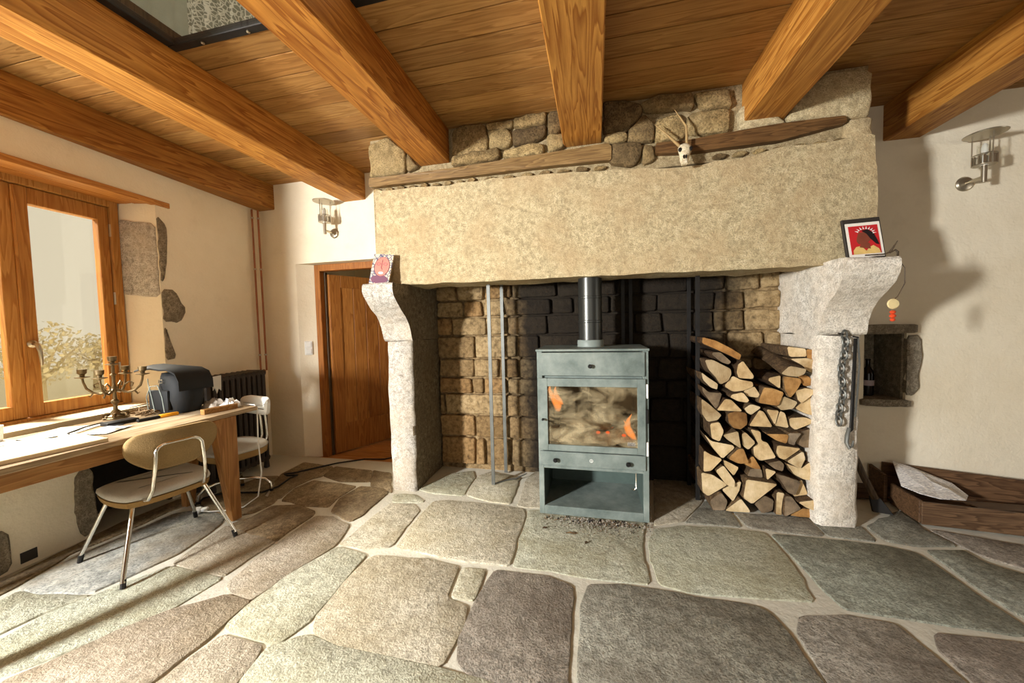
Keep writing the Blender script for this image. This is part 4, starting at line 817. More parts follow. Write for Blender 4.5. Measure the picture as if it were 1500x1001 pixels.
# firewood
cnt = 0
for p, lb, t_ in LOGS:
    q = rounded(inset_ccw(p, -.003), .14, 1, .010); n = len(q); yf = 2.67+random.uniform(-.018, .022); back = 3.06
    if 'jutting' in lb: yf = 2.60 if 'long' in lb else 2.63
    cxx = sum(a for a, b_ in q)/n; czz = sum(b_ for a, b_ in q)/n; sk = random.uniform(-.012, .012); dz = .10 if 'long jutting' in lb else random.uniform(-.004, .006)
    mb = MB(); rings = [(.95, yf, 0), (1.0, yf+.008, 0), (.985, yf+.2, .5), (.94, back, 1)]; vs = []
    for s_, y, tt in rings: vs += [(cxx+(a-cxx)*s_+sk*tt, y+ (.012*noise.noise((a*30, b_*30, 1)) if tt == 0 else 0), max(.009, czz+(b_-czz)*s_+dz*tt)) for a, b_ in q]
    mb.mat(1).add(vs, [(r*n+i, r*n+(i+1) % n, (r+1)*n+(i+1) % n, (r+1)*n+i) for r in range(3) for i in range(n)] + [tuple(3*n+i for i in range(n))])
    mb.mat(0); mb.f.append(tuple(range(n))); mb.mi.append(0)
    tag(obj('split_log', mb, ('end%d' % (t_ % 3), 'bark'), smooth=40, centre=True), lb, 'log', 'firewood stacked beside the right pillar'); cnt += 1

# chain and hook hanging on the right pillar
ch = thing('hearth_chain', 'old grey iron hearth chain with a flat hook bar, hanging on the right pillar', 'chain', (1.468, 2.565, .55))
z = 1.19
for i in range(14):
    lk = MB(); ex, ez = .0175, .029; path = [(ex*math.cos(a), 0, ez*math.sin(a)) for a in [2*PI*k/12 for k in range(12)]]
    lk.tube(path,   .0058, 6, True); lk.xf(Matrix.Translation((1.447+.008*math.sin(i*.9)-.002*i*.6, 2.566, z-.040*i)) @ Matrix.Rotation(PI/2*(i % 2)+.35, 4, 'Z')); obj('link', lk, 'iron', ch)
bar = MB(); bar.prism([(1.497, 2.574, 1.17), (1.512, 2.574, 1.17), (1.500, 2.574, .62), (1.482, 2.574, .60)], (0, -.012, 0)); obj('bar', bar, 'dark_iron', ch, bevel=.002)
bar = MB(); bar.tube([(1.515, 2.566, 1.18), (1.522, 2.560, 1.02), (1.514, 2.558, .86), (1.505, 2.56, .70)], .005, 6); obj('rod', bar, 'iron', ch)
hk = MB(); hk.tube([(1.478, 2.566, .63), (1.462, 2.553, .585), (1.455, 2.545, .545), (1.465, 2.535, .515), (1.482, 2.54, .53), (1.49, 2.545, .56)], [.010, .012, .011, .009, .007, .004], 8); obj('hook', hk, 'iron', ch)
for x, z in ((1.43, 1.20), (1.505, 1.18)): obj('nail', MB().tube([(x, 2.59, z), (x, 2.55, z-.004)], .005, 6), 'dark_iron', ch)

# ================================================================ things on and around the chimney
sk = thing('roe_skull', 'small bleached animal skull with two thin horns, on the top edge of the lintel', 'skull', (.54, 2.50, 2.26))
s = MB(); prof = [(.016, .0), (.024, .012), (.027, .03), (.031, .055), (.040, .080), (.043, .100), (.034, .120), (.014, .132)]
s.lathe(prof, (0, 0, 0), 14); s.v = [(x*.95, y*.75-.030*(1-z/.13), z) for x, y, z in s.v]; s.xf(Matrix.Rotation(.12, 4, 'Y')); cr = part('cranium', s, 'bone', sk, smooth=60)
for sx_ in (-1, 1):
    part('eye_socket', MB().ball((sx_*.030+.010, -.030, .086), (.012, .010, .014), 8), 'black', cr); part('nostril', MB().ball((sx_*.007+.003, -.050, .035), (.005, .007, .012), 6), 'black', cr)
    tip = (-.165, .0, .275) if sx_ < 0 else (-.045, .0, .345); b0 = Vector((sx_*.020+.005, .0, .118)); tp = Vector(tip); mid = (b0+tp)/2+Vector((.016*sx_+.012, -.012, .0))
    part('horn', MB().tube([b0, b0.lerp(mid, .5), mid, mid.lerp(tp, .6), tp], [.0095, .008, .0065, .0045, .0015], 8), 'horn', sk, smooth=60)
part('jaw', MB().box(-.014, .020, -.052, -.022, -.012, .012), 'bone', sk, bevel=.004)
# painted tile on the left corbel
tm = Matrix.Translation((-1.575, 2.455, 1.628)) @ Matrix.Rotation(.10, 4, 'Y') @ Matrix.Rotation(-.24, 4, 'X')
tl_ = thing('painted_tile', 'small painted tile with a pink face, leaning on the lintel above the left corbel', 'tile', (-1.575, 2.46, 1.625))
def tl_part(n_, mb, m__, par=tl_): return obj(n_, mb.xf(tm), m__, par, smooth=0)
tp_ = tl_part('tile_body', MB().box(-.082, .082, 0, .012, 0, .235), 'doodle')
disc = lambda c, rx, rz, t0, n_=20, y=0.0: MB().prism([(c[0]+rx*math.cos(2*PI*k/n_), y, c[1]+rz*math.sin(2*PI*k/n_)) for k in range(n_)], (0, -t0, 0))
tl_part('face', disc((.004, .135), .064, .078, .002), 'pink'); tl_part('neck', disc((.0, .035), .070, .034, .0015), 'mauve', tl_)
fm = MB()
for ex in (-.026, .03):
    fm.tube([(ex+.016*math.cos(a), -.003, .155+.010*math.sin(a)) for a in [2*PI*k/10 for k in range(10)]], .0016, 5, True)
fm.tube([(.002, -.003, .19), (.0, -.003, .125), (.012, -.003, .112)], .0018, 5); fm.tube([(.004+.062*math.cos(a), -.003, .135+.076*math.sin(a)) for a in [2*PI*k/24 for k in range(24)]], .0018, 5, True)
tl_part('face_lines', fm, 'mauve'); tl_part('mouth', disc((.004, .085), .020, .009, .003), 'white')
# print on the right corbel
pm = Matrix.Translation((1.490, 2.46, 1.628)) @ Matrix.Rotation(-.03, 4, 'Y') @ Matrix.Rotation(-.2, 4, 'X')
pc = thing('picture_print', 'red portrait print with a white border, propped on the right corbel', 'picture', (1.49, 2.46, 1.625))
def pc_part(n_, mb, m__): return obj(n_, mb.xf(pm), m__, pc, smooth=0)
pc_part('paper_border', MB().box(-.082, .082, 0, .003, .003, .208), 'paper'); pc_part('red_ground', MB().box(-.070, .070, -.001, 0, .022, .190), 'red')
flat = lambda pts, t0, y=-.001: MB().prism([(x, y, z) for x, z in pts], (0, -t0, 0))
pc_part('robe', flat([(-.062, .022), (.066, .022), (.060, .048), (.036, .070), (.018, .060), (.0, .040), (-.022, .070), (-.046, .066), (-.060, .046)], .0006), 'gold_print')
pc_part('neck', flat([(-.030, .062), (.022, .050), (.020, .085), (-.018, .090)], .0009), 'skin'); pc_part('profile', flat([(-.036, .118), (-.040, .100), (-.032, .082), (.0, .076), (.026, .100), (.030, .135), (.008, .152), (-.026, .148)], .0012), 'skin')
pc_part('hair', flat([(-.010, .160), (.020, .166), (.046, .140), (.058, .100), (.064, .072), (.050, .076), (.036, .098), (.026, .110), (.012, .138)], .0016), 'art_black')
fe = MB()
for a in range(9):
    t0 = 2.7-a*.33; c0 = (.006+.036*math.cos(t0), .140+.028*math.sin(t0)); d0 = (math.cos(t0), math.sin(t0)); n0 = (-d0[1], d0[0])
    fe.prism([(c0[0]+n0[0]*.004, -.003, c0[1]+n0[1]*.004), (c0[0]+d0[0]*.018, -.003, c0[1]+d0[1]*.018), (c0[0]-n0[0]*.004, -.003, c0[1]-n0[1]*.004)], (0, -.0006, 0))
pc_part('feathers', fe, 'white')
dk = MB().box(-.092, .092, .006, .022, 0, .238).xf(pm); tag(obj('slate_tile', dk, 'tile_and_shade_dark', centre=True, bevel=.003), 'dark slate tile standing behind the red print', 'tile')
pe = MB(); pe.tube([(1.44, 2.395, 1.632), (1.52, 2.39, 1.632), (1.552, 2.385, 1.642)], .004, 6); pe.tube([(1.552, 2.385, 1.642), (1.566, 2.38, 1.650), (1.574, 2.375, 1.638), (1.570, 2.37, 1.618)], .005, 6)
pe.tube([(1.548, 2.392, 1.638), (1.566, 2.39, 1.672), (1.580, 2.388, 1.700)], [.006, .004, .0015], 6); tag(obj('dry_twig', pe, 'dark_handle', centre=True), 'dark curled twig lying at the outer edge of the right corbel', 'twig')
pd = thing('shell_pendant', 'small shell and red bead pendant hanging from the right corbel', 'ornament', (1.60, 2.36, 1.26))
obj('cord', MB().tube([(1.565, 2.36, 1.60), (1.592, 2.355, 1.55), (1.592, 2.352, 1.47), (1.560, 2.35, 1.40), (1.545, 2.35, 1.385)], .0022, 5), 'dark_handle', pd)
obj('shell', MB().lathe([(.004, -.006), (.024, -.005), (.028, 0), (.024, .005), (.004, .007)], (1.542, 2.35, 1.362), 14, 'Y'), 'shell', pd)
for z, r_ in ((1.318, .013), (1.298, .0145), (1.278, .012)): obj('bead', MB().ball((1.541, 2.35, z), (r_, r_, r_*.8), 10), 'bead_red', pd)
# wall lamps
def lamp(x, z, lb):
    t_ = thing('wall_lamp', lb, 'lamp', (x, 3.12, z), 0, 'steel wall lanterns')
    part('wall_plate', MB().lathe([(.048, 0), (.048, -.006), (.040, -.016), (.018, -.022)], (0, 0, 0), 20, 'Y'), 'brushed', t_)
    part('arm', MB().tube([(0, -.015, 0), (0, -.12, .0)], .011, 10), 'brushed', t_)
    part('post', MB().lathe([(.014, -.035), (.014, .075)], (0, -.13, 0), 14), 'brushed', t_)
    cg = MB(); cg.lathe([(.052, .072), (.052, .076)], (0, -.13, 0), 20); cg.tube([(.052*math.cos(a), -.13+.052*math.sin(a), .135) for a in [2*PI*k/20 for k in range(20)]], .0035, 6, True)
    for k in range(14):
        a = 2*PI*k/14; cg.box(.050*math.cos(a)-.005, .050*math.cos(a)+.005, -.13+.050*math.sin(a)-.002, -.13+.050*math.sin(a)+.002, .075, .128)
    part('basket', cg, 'brushed', t_)
    for k in range(3):
        a = 2*PI*k/3+.5; part('rod', MB().tube([(.052*math.cos(a), -.13+.052*math.sin(a), .07), (.052*math.cos(a), -.13+.052*math.sin(a), .268)], .0032, 6), 'brushed', t_)
    part('lid', MB().lathe([(.094, .262), (.096, .266), (.080, .274), (.04, .284), (.008, .290)], (0, -.13, 0), 24), 'brushed', t_)
    part('glass_cylinder', MB().lathe([(.034, .076), (.034, .20), (.030, .20), (.030, .08)], (0, -.13, 0), 18), 'glass', t_)
    part('socket', MB().lathe([(.018, .07), (.018, .125), (.012, .13)], (0, -.13, 0), 12), 'white', t_)
    part('bulb', MB().lathe([(.010, .128), (.016, .15), (.017, .18), (.012, .20), (.004, .208)], (0, -.13, 0), 12), 'white', t_)
lamp(-2.452, 2.222, 'brushed steel wall lantern above the doorway, left of the chimney'); lamp(2.425, 2.170, 'brushed steel wall lantern on the right wall area, right of the chimney')
# copper pipes in the corner
for dx, dy, r_, lb in ((.0, .0, .0085, 'copper heating pipe in the corner, the one nearer the window'), (.034, .035, .0085, 'copper heating pipe in the corner, the one nearer the door')):
    x = XL(2.97)+.035+dx; y = 2.99+dy; p_ = thing('heating_pipe', lb, 'pipe', (x, y, .95), 0, 'copper pipes above the radiator')
    obj('tube', MB().tube([(x+.004, y-.0, .90), (x+.002, y, 1.6), (x, y, 2.49)], r_, 8), 'copper', p_)
    for z in (1.05, 1.9, 2.40): obj('clip', MB().lathe([(.013, z), (.013, z+.015)], (x+.002, y, 0), 8), 'brushed', p_)
# radiator
rd_ = thing('radiator', 'dark cast-iron column radiator in the corner by the window wall', 'radiator', (-3.1, 2.55, .0))
nS = 11
for i in range(nS):
    y = 2.26+i*.054; xf_ = XL(y)
    sec = MB()
    for xo in (.085, .165, .245): sec.tube([(xf_+xo, y, .11), (xf_+xo, y, .90)], .0215, 8)
    sec.tube([(xf_+.07, y, .905), (xf_+.26, y, .905)], .027, 8); sec.tube([(xf_+.07, y, .10), (xf_+.26, y, .10)], .027, 8)
    if i in (0, nS-1): 
        for xo in (.09, .24): sec.tube([(xf_+xo, y, .008), (xf_+xo, y, .10)], [.024, .018], 8)
    obj('section', sec, 'radiator', rd_)
y = 2.26; v_ = MB(); v_.tube([(XL(y)+.165, y-.03, .90), (XL(y)+.165, y-.06, .90), (XL(y)+.22, y-.075, .90)], .014, 8); obj('valve_body', v_, 'brushed', rd_)
v_ = MB(); v_.lathe([(.024, 0), (.026, .02), (.026, .05), (.020, .06)], (XL(y)+.225, y-.075, .90), 14, 'X'); obj('thermostat_knob', v_, 'white', rd_)
v_ = MB(); v_.tube([(XL(2.8)+.165, 2.815, .90), (XL(2.8)+.165, 2.86, .90)], .014, 8); v_.tube([(XL(2.8)+.165, 2.86, .90), (XL(2.8)+.165, 2.90, .91)], .018, 8); obj('bleed_valve', v_, 'copper', rd_)
rag = MB().prism([(-2.985, 2.285, .94), (-2.985, 2.36, .945), (-2.985, 2.355, .82), (-2.985, 2.335, .84), (-2.985, 2.32, .80), (-2.985, 2.305, .85), (-2.985, 2.29, .83)], (.006, 0, 0)); tag(obj('white_cloth', rag, 'white_vinyl', centre=True), 'small white cloth hanging over the front of the radiator', 'cloth')

# ================================================================ table, chairs and clutter
TX0, TX1, TY0, TY1, TZ = -3.112, -2.415, .42, 2.165, .75
tb = thing('work_table', 'long wooden table with tapered legs, set under the window', 'table', ((TX0+TX1)/2, (TY0+TY1)/2, .008))
for k in range(4):
    x0 = TX0+(TX1-TX0)*k/4; obj('plank', MB().box(x0+.001, x0+(TX1-TX0)/4-.001, TY0, TY1, TZ-.028, TZ), 'glare_tabletop', tb, bevel=.003)
ap = MB(); ap.box(TX1-.075, TX1-.050, TY0+.14, TY1-.14, TZ-.115, TZ-.028); ap.box(TX0+.05, TX0+.075, TY0+.14, TY1-.14, TZ-.115, TZ-.028); ap.box(TX0+.075, TX1-.075, TY0+.13, TY0+.155, TZ-.115, TZ-.028); ap.box(TX0+.075, TX1-.075, TY1-.155, TY1-.13, TZ-.115, TZ-.028)
obj('apron', ap, 'table', tb, bevel=.002)
def leg(xo, yo, sx_, sy_):      # outer corner at the foot (xo, yo); widens inward toward the top
    t0, wd = .062, .15
    def q(z, wx, wy): return [(xo, yo, z), (xo+sx_*wx, yo, z), (xo+sx_*wx, yo+sy_*wy, z), (xo, yo+sy_*wy, z)]
    a, b_ = q(.008, t0*.8, t0), q(TZ-.028, t0, wd)
    if sx_*sy_ < 0: a.reverse(); b_.reverse()
    obj('leg', MB().hexa(a+b_), 'table_leg', tb, bevel=.003)
leg(TX1+.006, 1.995, -1, -1)
leg(TX1+.006, TY0+.14, -1, 1); leg(TX0+.10, 2.035, 1, 1); leg(TX0+.02, TY0+.14, 1, 1)
def chair(name, lb, loc, rz, top, under, back):
    c = thing(name, lb, 'chair', loc, rz, 'padded chairs at the work table')
    so = [(-.165, -.20), (.165, -.20), (.215, -.10), (.225, .10), (.20, .205), (-.20, .205), (-.225, .10), (-.215, -.10)]
    q = rounded(so, .3, 2, .09)
    part('seat_base', slab(q, [(.035, .352), (.008, .362), (.0, .392)], lambda x, y, z: (x, y, z), True), under, c, smooth=50)
    part('seat_cushion', slab(q, [(.004, .397), (-.004, .410), (.0, .426), (.018, .436), (.05, .442), (.08, .444)], lambda x, y, z: (x, y, z), True), top, c, smooth=80)
    bo = [(-.175, .775), (-.208, .735), (-.204, .665), (-.165, .615), (-.10, .565), (.10, .565), (.165, .615), (.204, .665), (.208, .735), (.175, .775), (.12, .785), (-.12, .785)]
    qb = rounded(bo, .25, 2, .04)
    part('backrest', slab(qb, [(.012, -.016), (.0, -.010), (.0, .010), (.012, .018), (.05, .022)], lambda x, z, d: (x, -.262+d+.9*x*x-.10*(z-.68), z-.012), True), back, c, smooth=60)
    lp_ = MB(); hw = .105
    path = [(-.135, -.05, .386), (-.132, -.16, .388), (-.125, -.235, .405), (-.118, -.275, .46), (-hw-.006, -.290, .55), (-hw, -.294, .62)] + [(-hw+.05-.05*math.cos(a), -.292, .650+.05*math.sin(a)) for a in (.3, .8, 1.2, PI/2)]
    path += [(-x, y, z) for x, y, z in reversed(path)]
    lp_.tube(path, .0095, 8); part('back_loop', lp_, 'chrome', c, smooth=70)
    for (x0, y0), (x1, y1) in (((-.15, -.13), (-.255, -.27)), ((.15, -.13), (.255, -.27)), ((-.155, .13), (-.27, .26)), ((.155, .13), (.27, .26))):
        l_ = part('leg', MB().tube([(x0*.55, y0*.6, .382), (x0*.9, y0*.95, .381), (x0*1.06, y0*1.1, .370), (x0+(x1-x0)*.25, y0+(y1-y0)*.25+.0, .31), (x1, y1, .035)], .0105, 8), 'chrome', c, smooth=70)
        part('rubber_tip', MB().tube([(x1-(x1-x0)*.055, y1-(y1-y0)*.055, .05), (x1, y1, .009)], .0125, 8), 'black', l_)
    return c
chair('padded_chair', 'ochre tweed backed chair with chrome legs, pulled up to the table in the foreground', (-2.556, 1.615, 0), 1.334, 'seat_grey', 'tan_cloth', 'ochre')
sc = thing('swivel_chair', 'pale padded swivel chair on a chrome star base behind the far table leg', 'chair', (-2.745, 2.235, 0), PI-.22)
q = rounded([(-.20, -.20), (.20, -.20), (.215, .05), (.18, .20), (-.18, .20), (-.215, .05)], .3, 2, .09)
part('seat_base', slab(q, [(.04, .335), (.006, .350), (.0, .395)], lambda x, y, z: (x, y, z), True), 'tan_cloth', sc, smooth=50)
part('seat_cushion', slab(q, [(.004, .394), (-.004, .405), (.0, .418), (.02, .430), (.07, .436)], lambda x, y, z: (x, y, z), True), 'seat_grey', sc, smooth=80)
qb = rounded([(-.18, .625), (.18, .625), (.19, .70), (.17, .765), (-.17, .765), (-.19, .70)], .25, 2, .04)
part('backrest', slab(qb, [(.012, -.016), (.0, -.010), (.0, .012), (.012, .020), (.05, .024)], lambda x, z, d: (x, -.20+d+.9*x*x-.10*(z-.68), z), True), 'white_vinyl', sc, smooth=60)
for x in (-.035, .035): part('back_strut', MB().tube([(x, -.10, .345), (x, -.21, .36), (x, -.235, .44), (x, -.228, .56), (x, -.215, .70)], .010, 8), 'chrome', sc, smooth=70)
part('column', MB().lathe([(.030, .10), (.030, .20), (.018, .21), (.018, .33), (.06, .335), (.06, .345)], (0, 0, 0), 14), 'chrome', sc)
for k in range(4):
    a = PI/4+k*PI/2+.12; c_, s_ = math.cos(a), math.sin(a)
    lg = part('leg', MB().tube([(c_*r, s_*r, z) for r, z in ((.02, .150), (.12, .140), (.19, .115), (.225, .075), (.232, .02))], .0115, 8), 'chrome', sc, smooth=70)
    part('rubber_tip', MB().lathe([(.014, .009), (.014, .028)], (c_*.232, s_*.232, 0), 10), 'black', lg)
# candelabra
cd = thing('candelabra', 'aged bronze five-arm candelabra standing on the table before the window', 'candelabra', (-3.075, 1.735, TZ), .35)
part('base', MB().lathe([(.062, 0), (.064, .006), (.050, .012), (.052, .018), (.034, .026), (.026, .040), (.016, .055)], (0, 0, 0), 16), 'bronze', cd)
bl = MB()
for k in range(6):
    a = k*PI/3; bl.tube([(.03*math.cos(a), .03*math.sin(a), .03), (.058*math.cos(a), .058*math.sin(a), .03), (.064*math.cos(a), .064*math.sin(a), .014)], [.008, .007, .009], 6)
part('base_leaves', bl, 'bronze', cd)
part('stem', MB().lathe([(.012, .05), (.010, .09), (.018, .10), (.020, .115), (.011, .125), (.009, .17), (.016, .18), (.016, .20), (.009, .215), (.009, .275), (.017, .285), (.009, .295), (.008, .345)], (0, 0, 0), 12), 'bronze', cd)
def cup(x, y, z, par):
    return part('candle_cup', MB().lathe([(.004, -.012), (.010, -.006), (.034, 0), (.036, .004), (.011, .007), (.012, .018), (.021, .026), (.023, .052), (.018, .052)], (x, y, z), 12), 'bronze', par)
cup(0, 0, .352, cd)
for k in range(4):
    a = k*PI/2+.3; c_, s_ = math.cos(a), math.sin(a)
    P = [(.01, .19), (.035, .175), (.065, .165), (.10, .175), (.130, .205), (.142, .245), (.145, .27)]
    ar = part('arm', MB().tube([(c_*r, s_*r, z) for r, z in P], [.008, .008, .007, .007, .007, .006, .006], 7), 'bronze', cd)
    cu = MB(); cu.tube([(c_*r, s_*r, z) for r, z in [(.04, .18), (.05, .215), (.075, .235), (.095, .225), (.09, .205), (.075, .21)]], [.005, .005, .005, .005, .004, .003], 6); cu.tube([(c_*r, s_*r, z) for r, z in [(.10, .172), (.115, .150), (.125, .160)]], [.005, .005, .002], 6)
    part('scroll', cu, 'bronze', ar); cup(c_*.145, s_*.145, .278, ar)
# black leather satchel
sg = thing('leather_satchel', 'black leather satchel with its flap thrown open, standing on the table', 'bag', (-2.84, 1.955, TZ))
q = rounded(rect(-.112, .112, -.095, .095), .3, 2, .05, .05)
mb = MB(); vs = []; n = len(q); R_ = [(.93, .001, 0), (1.0, .02, 0), (1.07, .10, .02), (1.04, .19, .02), (.92, .255, .01), (.80, .275, .0)]
for s_, z, sh in R_: vs += [(x*s_+sh, y*s_, z) for x, y in q]
mb.add(vs, [(r*n+i, r*n+(i+1) % n, (r+1)*n+(i+1) % n, (r+1)*n+i) for r in range(len(R_)-1) for i in range(n)] + [tuple(range(n)), tuple((len(R_)-1)*n+i for i in range(n))])
part('bag_body', grid_rough(mb, .006, 12), 'leather', sg, smooth=60)
fp_ = MB(); vs = []; fs = []; P = [(.158, .17), (.156, .225), (.126, .280), (.06, .306), (-.03, .315), (-.13, .322), (-.23, .315), (-.32, .300)]
for i, (x, z) in enumerate(P):
    wy = .150-.013*i if i > 3 else .112
    for dz in (0, -.010): vs += [(x, -wy, z+dz-.012*(i > 3)), (x, 0, z+dz+.012*(i > 2)), (x, wy, z+dz-.006)]
for i in range(len(P)-1):
    a, b_ = i*6, i*6+6
    fs += [(a, b_, b_+1, a+1), (a+1, b_+1, b_+2, a+2), (a+3, a+4, b_+4, b_+3), (a+4, a+5, b_+5, b_+4), (a, a+3, b_+3, b_), (a+2, b_+2, b_+5, a+5)]
e_ = (len(P)-1)*6; fs += [(0, 1, 4, 3), (1, 2, 5, 4), (e_, e_+3, e_+4, e_+1), (e_+1, e_+4, e_+5, e_+2)]
part('flap', fp_.add(vs, fs), 'leather', sg, smooth=70)
part('pocket', MB().box(-.11, .06, -.118, -.085, .03, .165), 'leather', sg, bevel=.012, seg=2)
sr = MB(); sr.tube([(-.12, -.112, .02), (-.118, -.121, .12), (-.08, -.121, .19), (-.02, -.116, .20), (.02, -.121, .12), (.03, -.119, .02)], .003, 6); sr.tube([(-.13, -.10, .24), (-.10, -.118, .21), (-.07, -.122, .12), (-.055, -.12, .03)], .003, 6); part('strap', sr, 'flue_grey', sg)
part('buckle', MB().tube([(-.02, -.108, .235), (.012, -.108, .235), (.012, -.109, .215), (-.02, -.109, .215)], .003, 6, True), 'brushed', sg)
T = lambda: Matrix.Translation
def at(mb, x, y, a=0, z=TZ): return mb.xf(Matrix.Translation((x, y, z)) @ Matrix.Rotation(a, 4, 'Z'))
tag(obj('wood_block', at(MB().box(-.022, .022, -.105, .105, 0, .034), -2.535, 1.985, -.15), 'plank', centre=True, bevel=.002), 'pale planed wood block lying at the far front corner of the table', 'block')
kn = thing('utility_knife', 'knife with a yellow plastic handle and dark sheath beside the satchel', 'knife', (-2.755, 1.77, TZ), 1.42)
part('handle', MB().box(.0, .10, -.013, .013, 0, .022), 'yellow', kn, bevel=.006, seg=2); part('sheath', MB().box(-.11, .002, -.012, .012, 0, .018), 'black', kn, bevel=.004)
tag(obj('black_case', at(MB().box(-.04, .04, -.075, .075, 0, .022), -2.85, 1.625, -.12), 'black', centre=True, bevel=.006, seg=2), 'flat black case lying on the table before the candelabra', 'case')
pw = MB(); rs = random.Random(4); nn = 12; vs = []; fs = []
for j in range(nn):
    for i in range(nn):
        x, y = (i/(nn-1)-.5)*.15, (j/(nn-1)-.5)*.17; vs.append((x, y, .006+.020*abs(noise.noise((x*22, y*22, 4)))*(1 if 0 < i < nn-1 and 0 < j < nn-1 else .2)))
for j in range(nn-1):
    for i in range(nn-1): fs.append((j*nn+i, j*nn+i+1, (j+1)*nn+i+1, (j+1)*nn+i))
pw.add(vs, fs); tag(obj('plastic_bag', at(pw, -2.72, 1.48, .4), 'white_vinyl', centre=True, smooth=20), 'crumpled clear plastic bag near the front edge of the table', 'bag')
lc = MB(); lc.tube([(-2.66, 1.44, TZ+.006), (-2.74, 1.36, TZ+.006), (-2.86, 1.40, TZ+.006), (-2.92, 1.50, TZ+.010), (-2.90, 1.57, TZ+.02), (-2.82, 1.56, TZ+.006), (-2.78, 1.60, TZ+.006)], .004, 6); tag(obj('charging_cable', lc, 'black', centre=True), 'thin black cable looped on the table beside the black case', 'cable')
tag(obj('cardboard_sheet', at(MB().box(-.15, .15, -.30, .30, 0, .020), -2.625, 1.06, -.12), 'cream', centre=True, bevel=.002), 'thick cardboard sheet at the near front edge of the table', 'sheet')
sheets = [(-2.98, 1.13, .15, 'paper sheet furthest back on the near half of the table'), (-2.80, 1.20, -.25, 'paper sheet with dark print lying behind the cardboard'), (-2.95, 1.42, .5, 'blank paper sheet left of the candelabra')]
for k, (x, y, a, lb) in enumerate(sheets): 
    s_ = thing('paper_sheet', lb, 'paper', (x, y, TZ+.001+.0*k), a, 'loose papers on the table'); part('leaf', MB().box(-.10, .10, -.14, .14, 0, .003), 'paper', s_)
    if k < 2:
        tx = MB()
        for r_ in range(6): tx.box(-.05+.012*r_, -.044+.012*r_, -.10, -.02+.03*(r_ % 2), .003, .0034)
        part('print', tx, 'art_black', s_, smooth=0)
mg = MB().lathe([(.030, 0), (.036, .01), (.040, .07), (.041, .085), (.036, .085), (.034, .02)], (-3.06, 1.22, TZ), 16); tag(obj('white_cup', mg, 'white', centre=True), 'white cup at the left edge of the picture, on the table by the window', 'cup')
tw = MB(); rs = random.Random(9)
for i in range(70):
    x, y = rs.uniform(-3.10, -2.90), rs.uniform(1.83, 2.10); a = rs.uniform(0, PI); L = rs.uniform(.03, .09); z = TZ+rs.uniform(.006, .045)
    tw.tube([(x-L*math.cos(a), y-L*math.sin(a), z-.004), (x, y, z+rs.uniform(0, .012)), (x+L*math.cos(a), y+L*math.sin(a), z)], [.003, .005, .002], 5)
tag(obj('twig_heap', tw, 'twig'), 'heap of dry twigs and wood scraps between the candelabra and the satchel', 'twigs', kind='stuff')
def crumple(x0, y0, sx_, sy_, h_, seed, nn=14):
    mb = MB(); vs = []; fs = []
    for j in range(nn):
        for i in range(nn):
            u, v_ = i/(nn-1)*2-1, j/(nn-1)*2-1; e_ = max(0, 1-u*u)*max(0, 1-v_*v_)
            vs.append((x0+u*sx_+.02*noise.noise((u*2, v_*2, seed)), y0+v_*sy_+.02*noise.noise((u*2, v_*2, seed+5)), TZ+.004+h_*e_**.5*(.55+.9*abs(noise.noise((u*2.6, v_*2.6, seed))))))
    for j in range(nn-1):
        for i in range(nn-1): fs.append((j*nn+i, j*nn+i+1, (j+1)*nn+i+1, (j+1)*nn+i))
    b0 = len(vs); per = [i for i in range(nn)] + [j*nn+nn-1 for j in range(1, nn)] + [(nn-1)*nn+i for i in range(nn-2, -1, -1)] + [j*nn for j in range(nn-2, 0, -1)]
    fs.append(tuple(reversed(per))); return mb.add(vs, fs)
tag(obj('dark_rag', crumple(-2.715, 2.085, .075, .05, .07, 2), 'grey_cloth', centre=True, smooth=30), 'crumpled grey-brown rag at the far end of the table, right of the satchel', 'rag')
tag(obj('white_rag', crumple(-2.575, 2.095, .055, .045, .075, 7), 'white_vinyl', centre=True, smooth=30), 'bunched white cloth at the far corner of the table behind the wood block', 'rag')
# cables on the floor
cb = MB(); cb.tube([(-1.95, 3.40, -.03), (-2.1, 3.25, -.028), (-2.25, 3.14, .004), (-2.42, 2.98, .016), (-2.58, 2.80, .016), (-2.66, 2.70, .016), (-2.72, 2.66, .018), (-2.66, 2.63, .02), (-2.58, 2.66, .018), (-2.60, 2.60, .016), (-2.56, 2.44, .016), (-2.60, 2.33, .016), (-2.74, 2.30, .016), (-2.90, 2.27, .016), (-2.97, 2.16, .016), (-2.90, 2.04, .016), (-2.82, 2.0, .02)], .007, 6)
tag(obj('extension_cable', cb, 'black', centre=True), 'black extension cable running along the flagstones to the doorway', 'cable')
ps = thing('power_socket', 'white trailing socket and plug on the floor under the chair', 'socket', (-2.79, 1.985, .012), .5)
part('socket_body', MB().lathe([(.024, 0), (.028, .008), (.028, .024), (.020, .032)], (0, 0, 0), 14), 'white', ps); part('plug', MB().box(.02, .065, -.016, .016, .004, .028), 'white', ps, bevel=.006)
wc = MB(); wc.tube([(-2.50, 2.16, TZ+.01), (-2.452, 2.172, TZ+.008), (-2.44, 2.182, TZ-.02), (-2.445, 2.18, .5), (-2.43, 2.18, .25), (-2.44, 2.15, .08), (-2.52, 2.10, .018), (-2.60, 2.04, .016), (-2.72, 2.0, .016), (-2.76, 1.99, .022)], .0045, 6); tag(obj('white_cable', wc, 'white', centre=True), 'white cable hanging over the far end of the table down to the floor socket', 'cable')

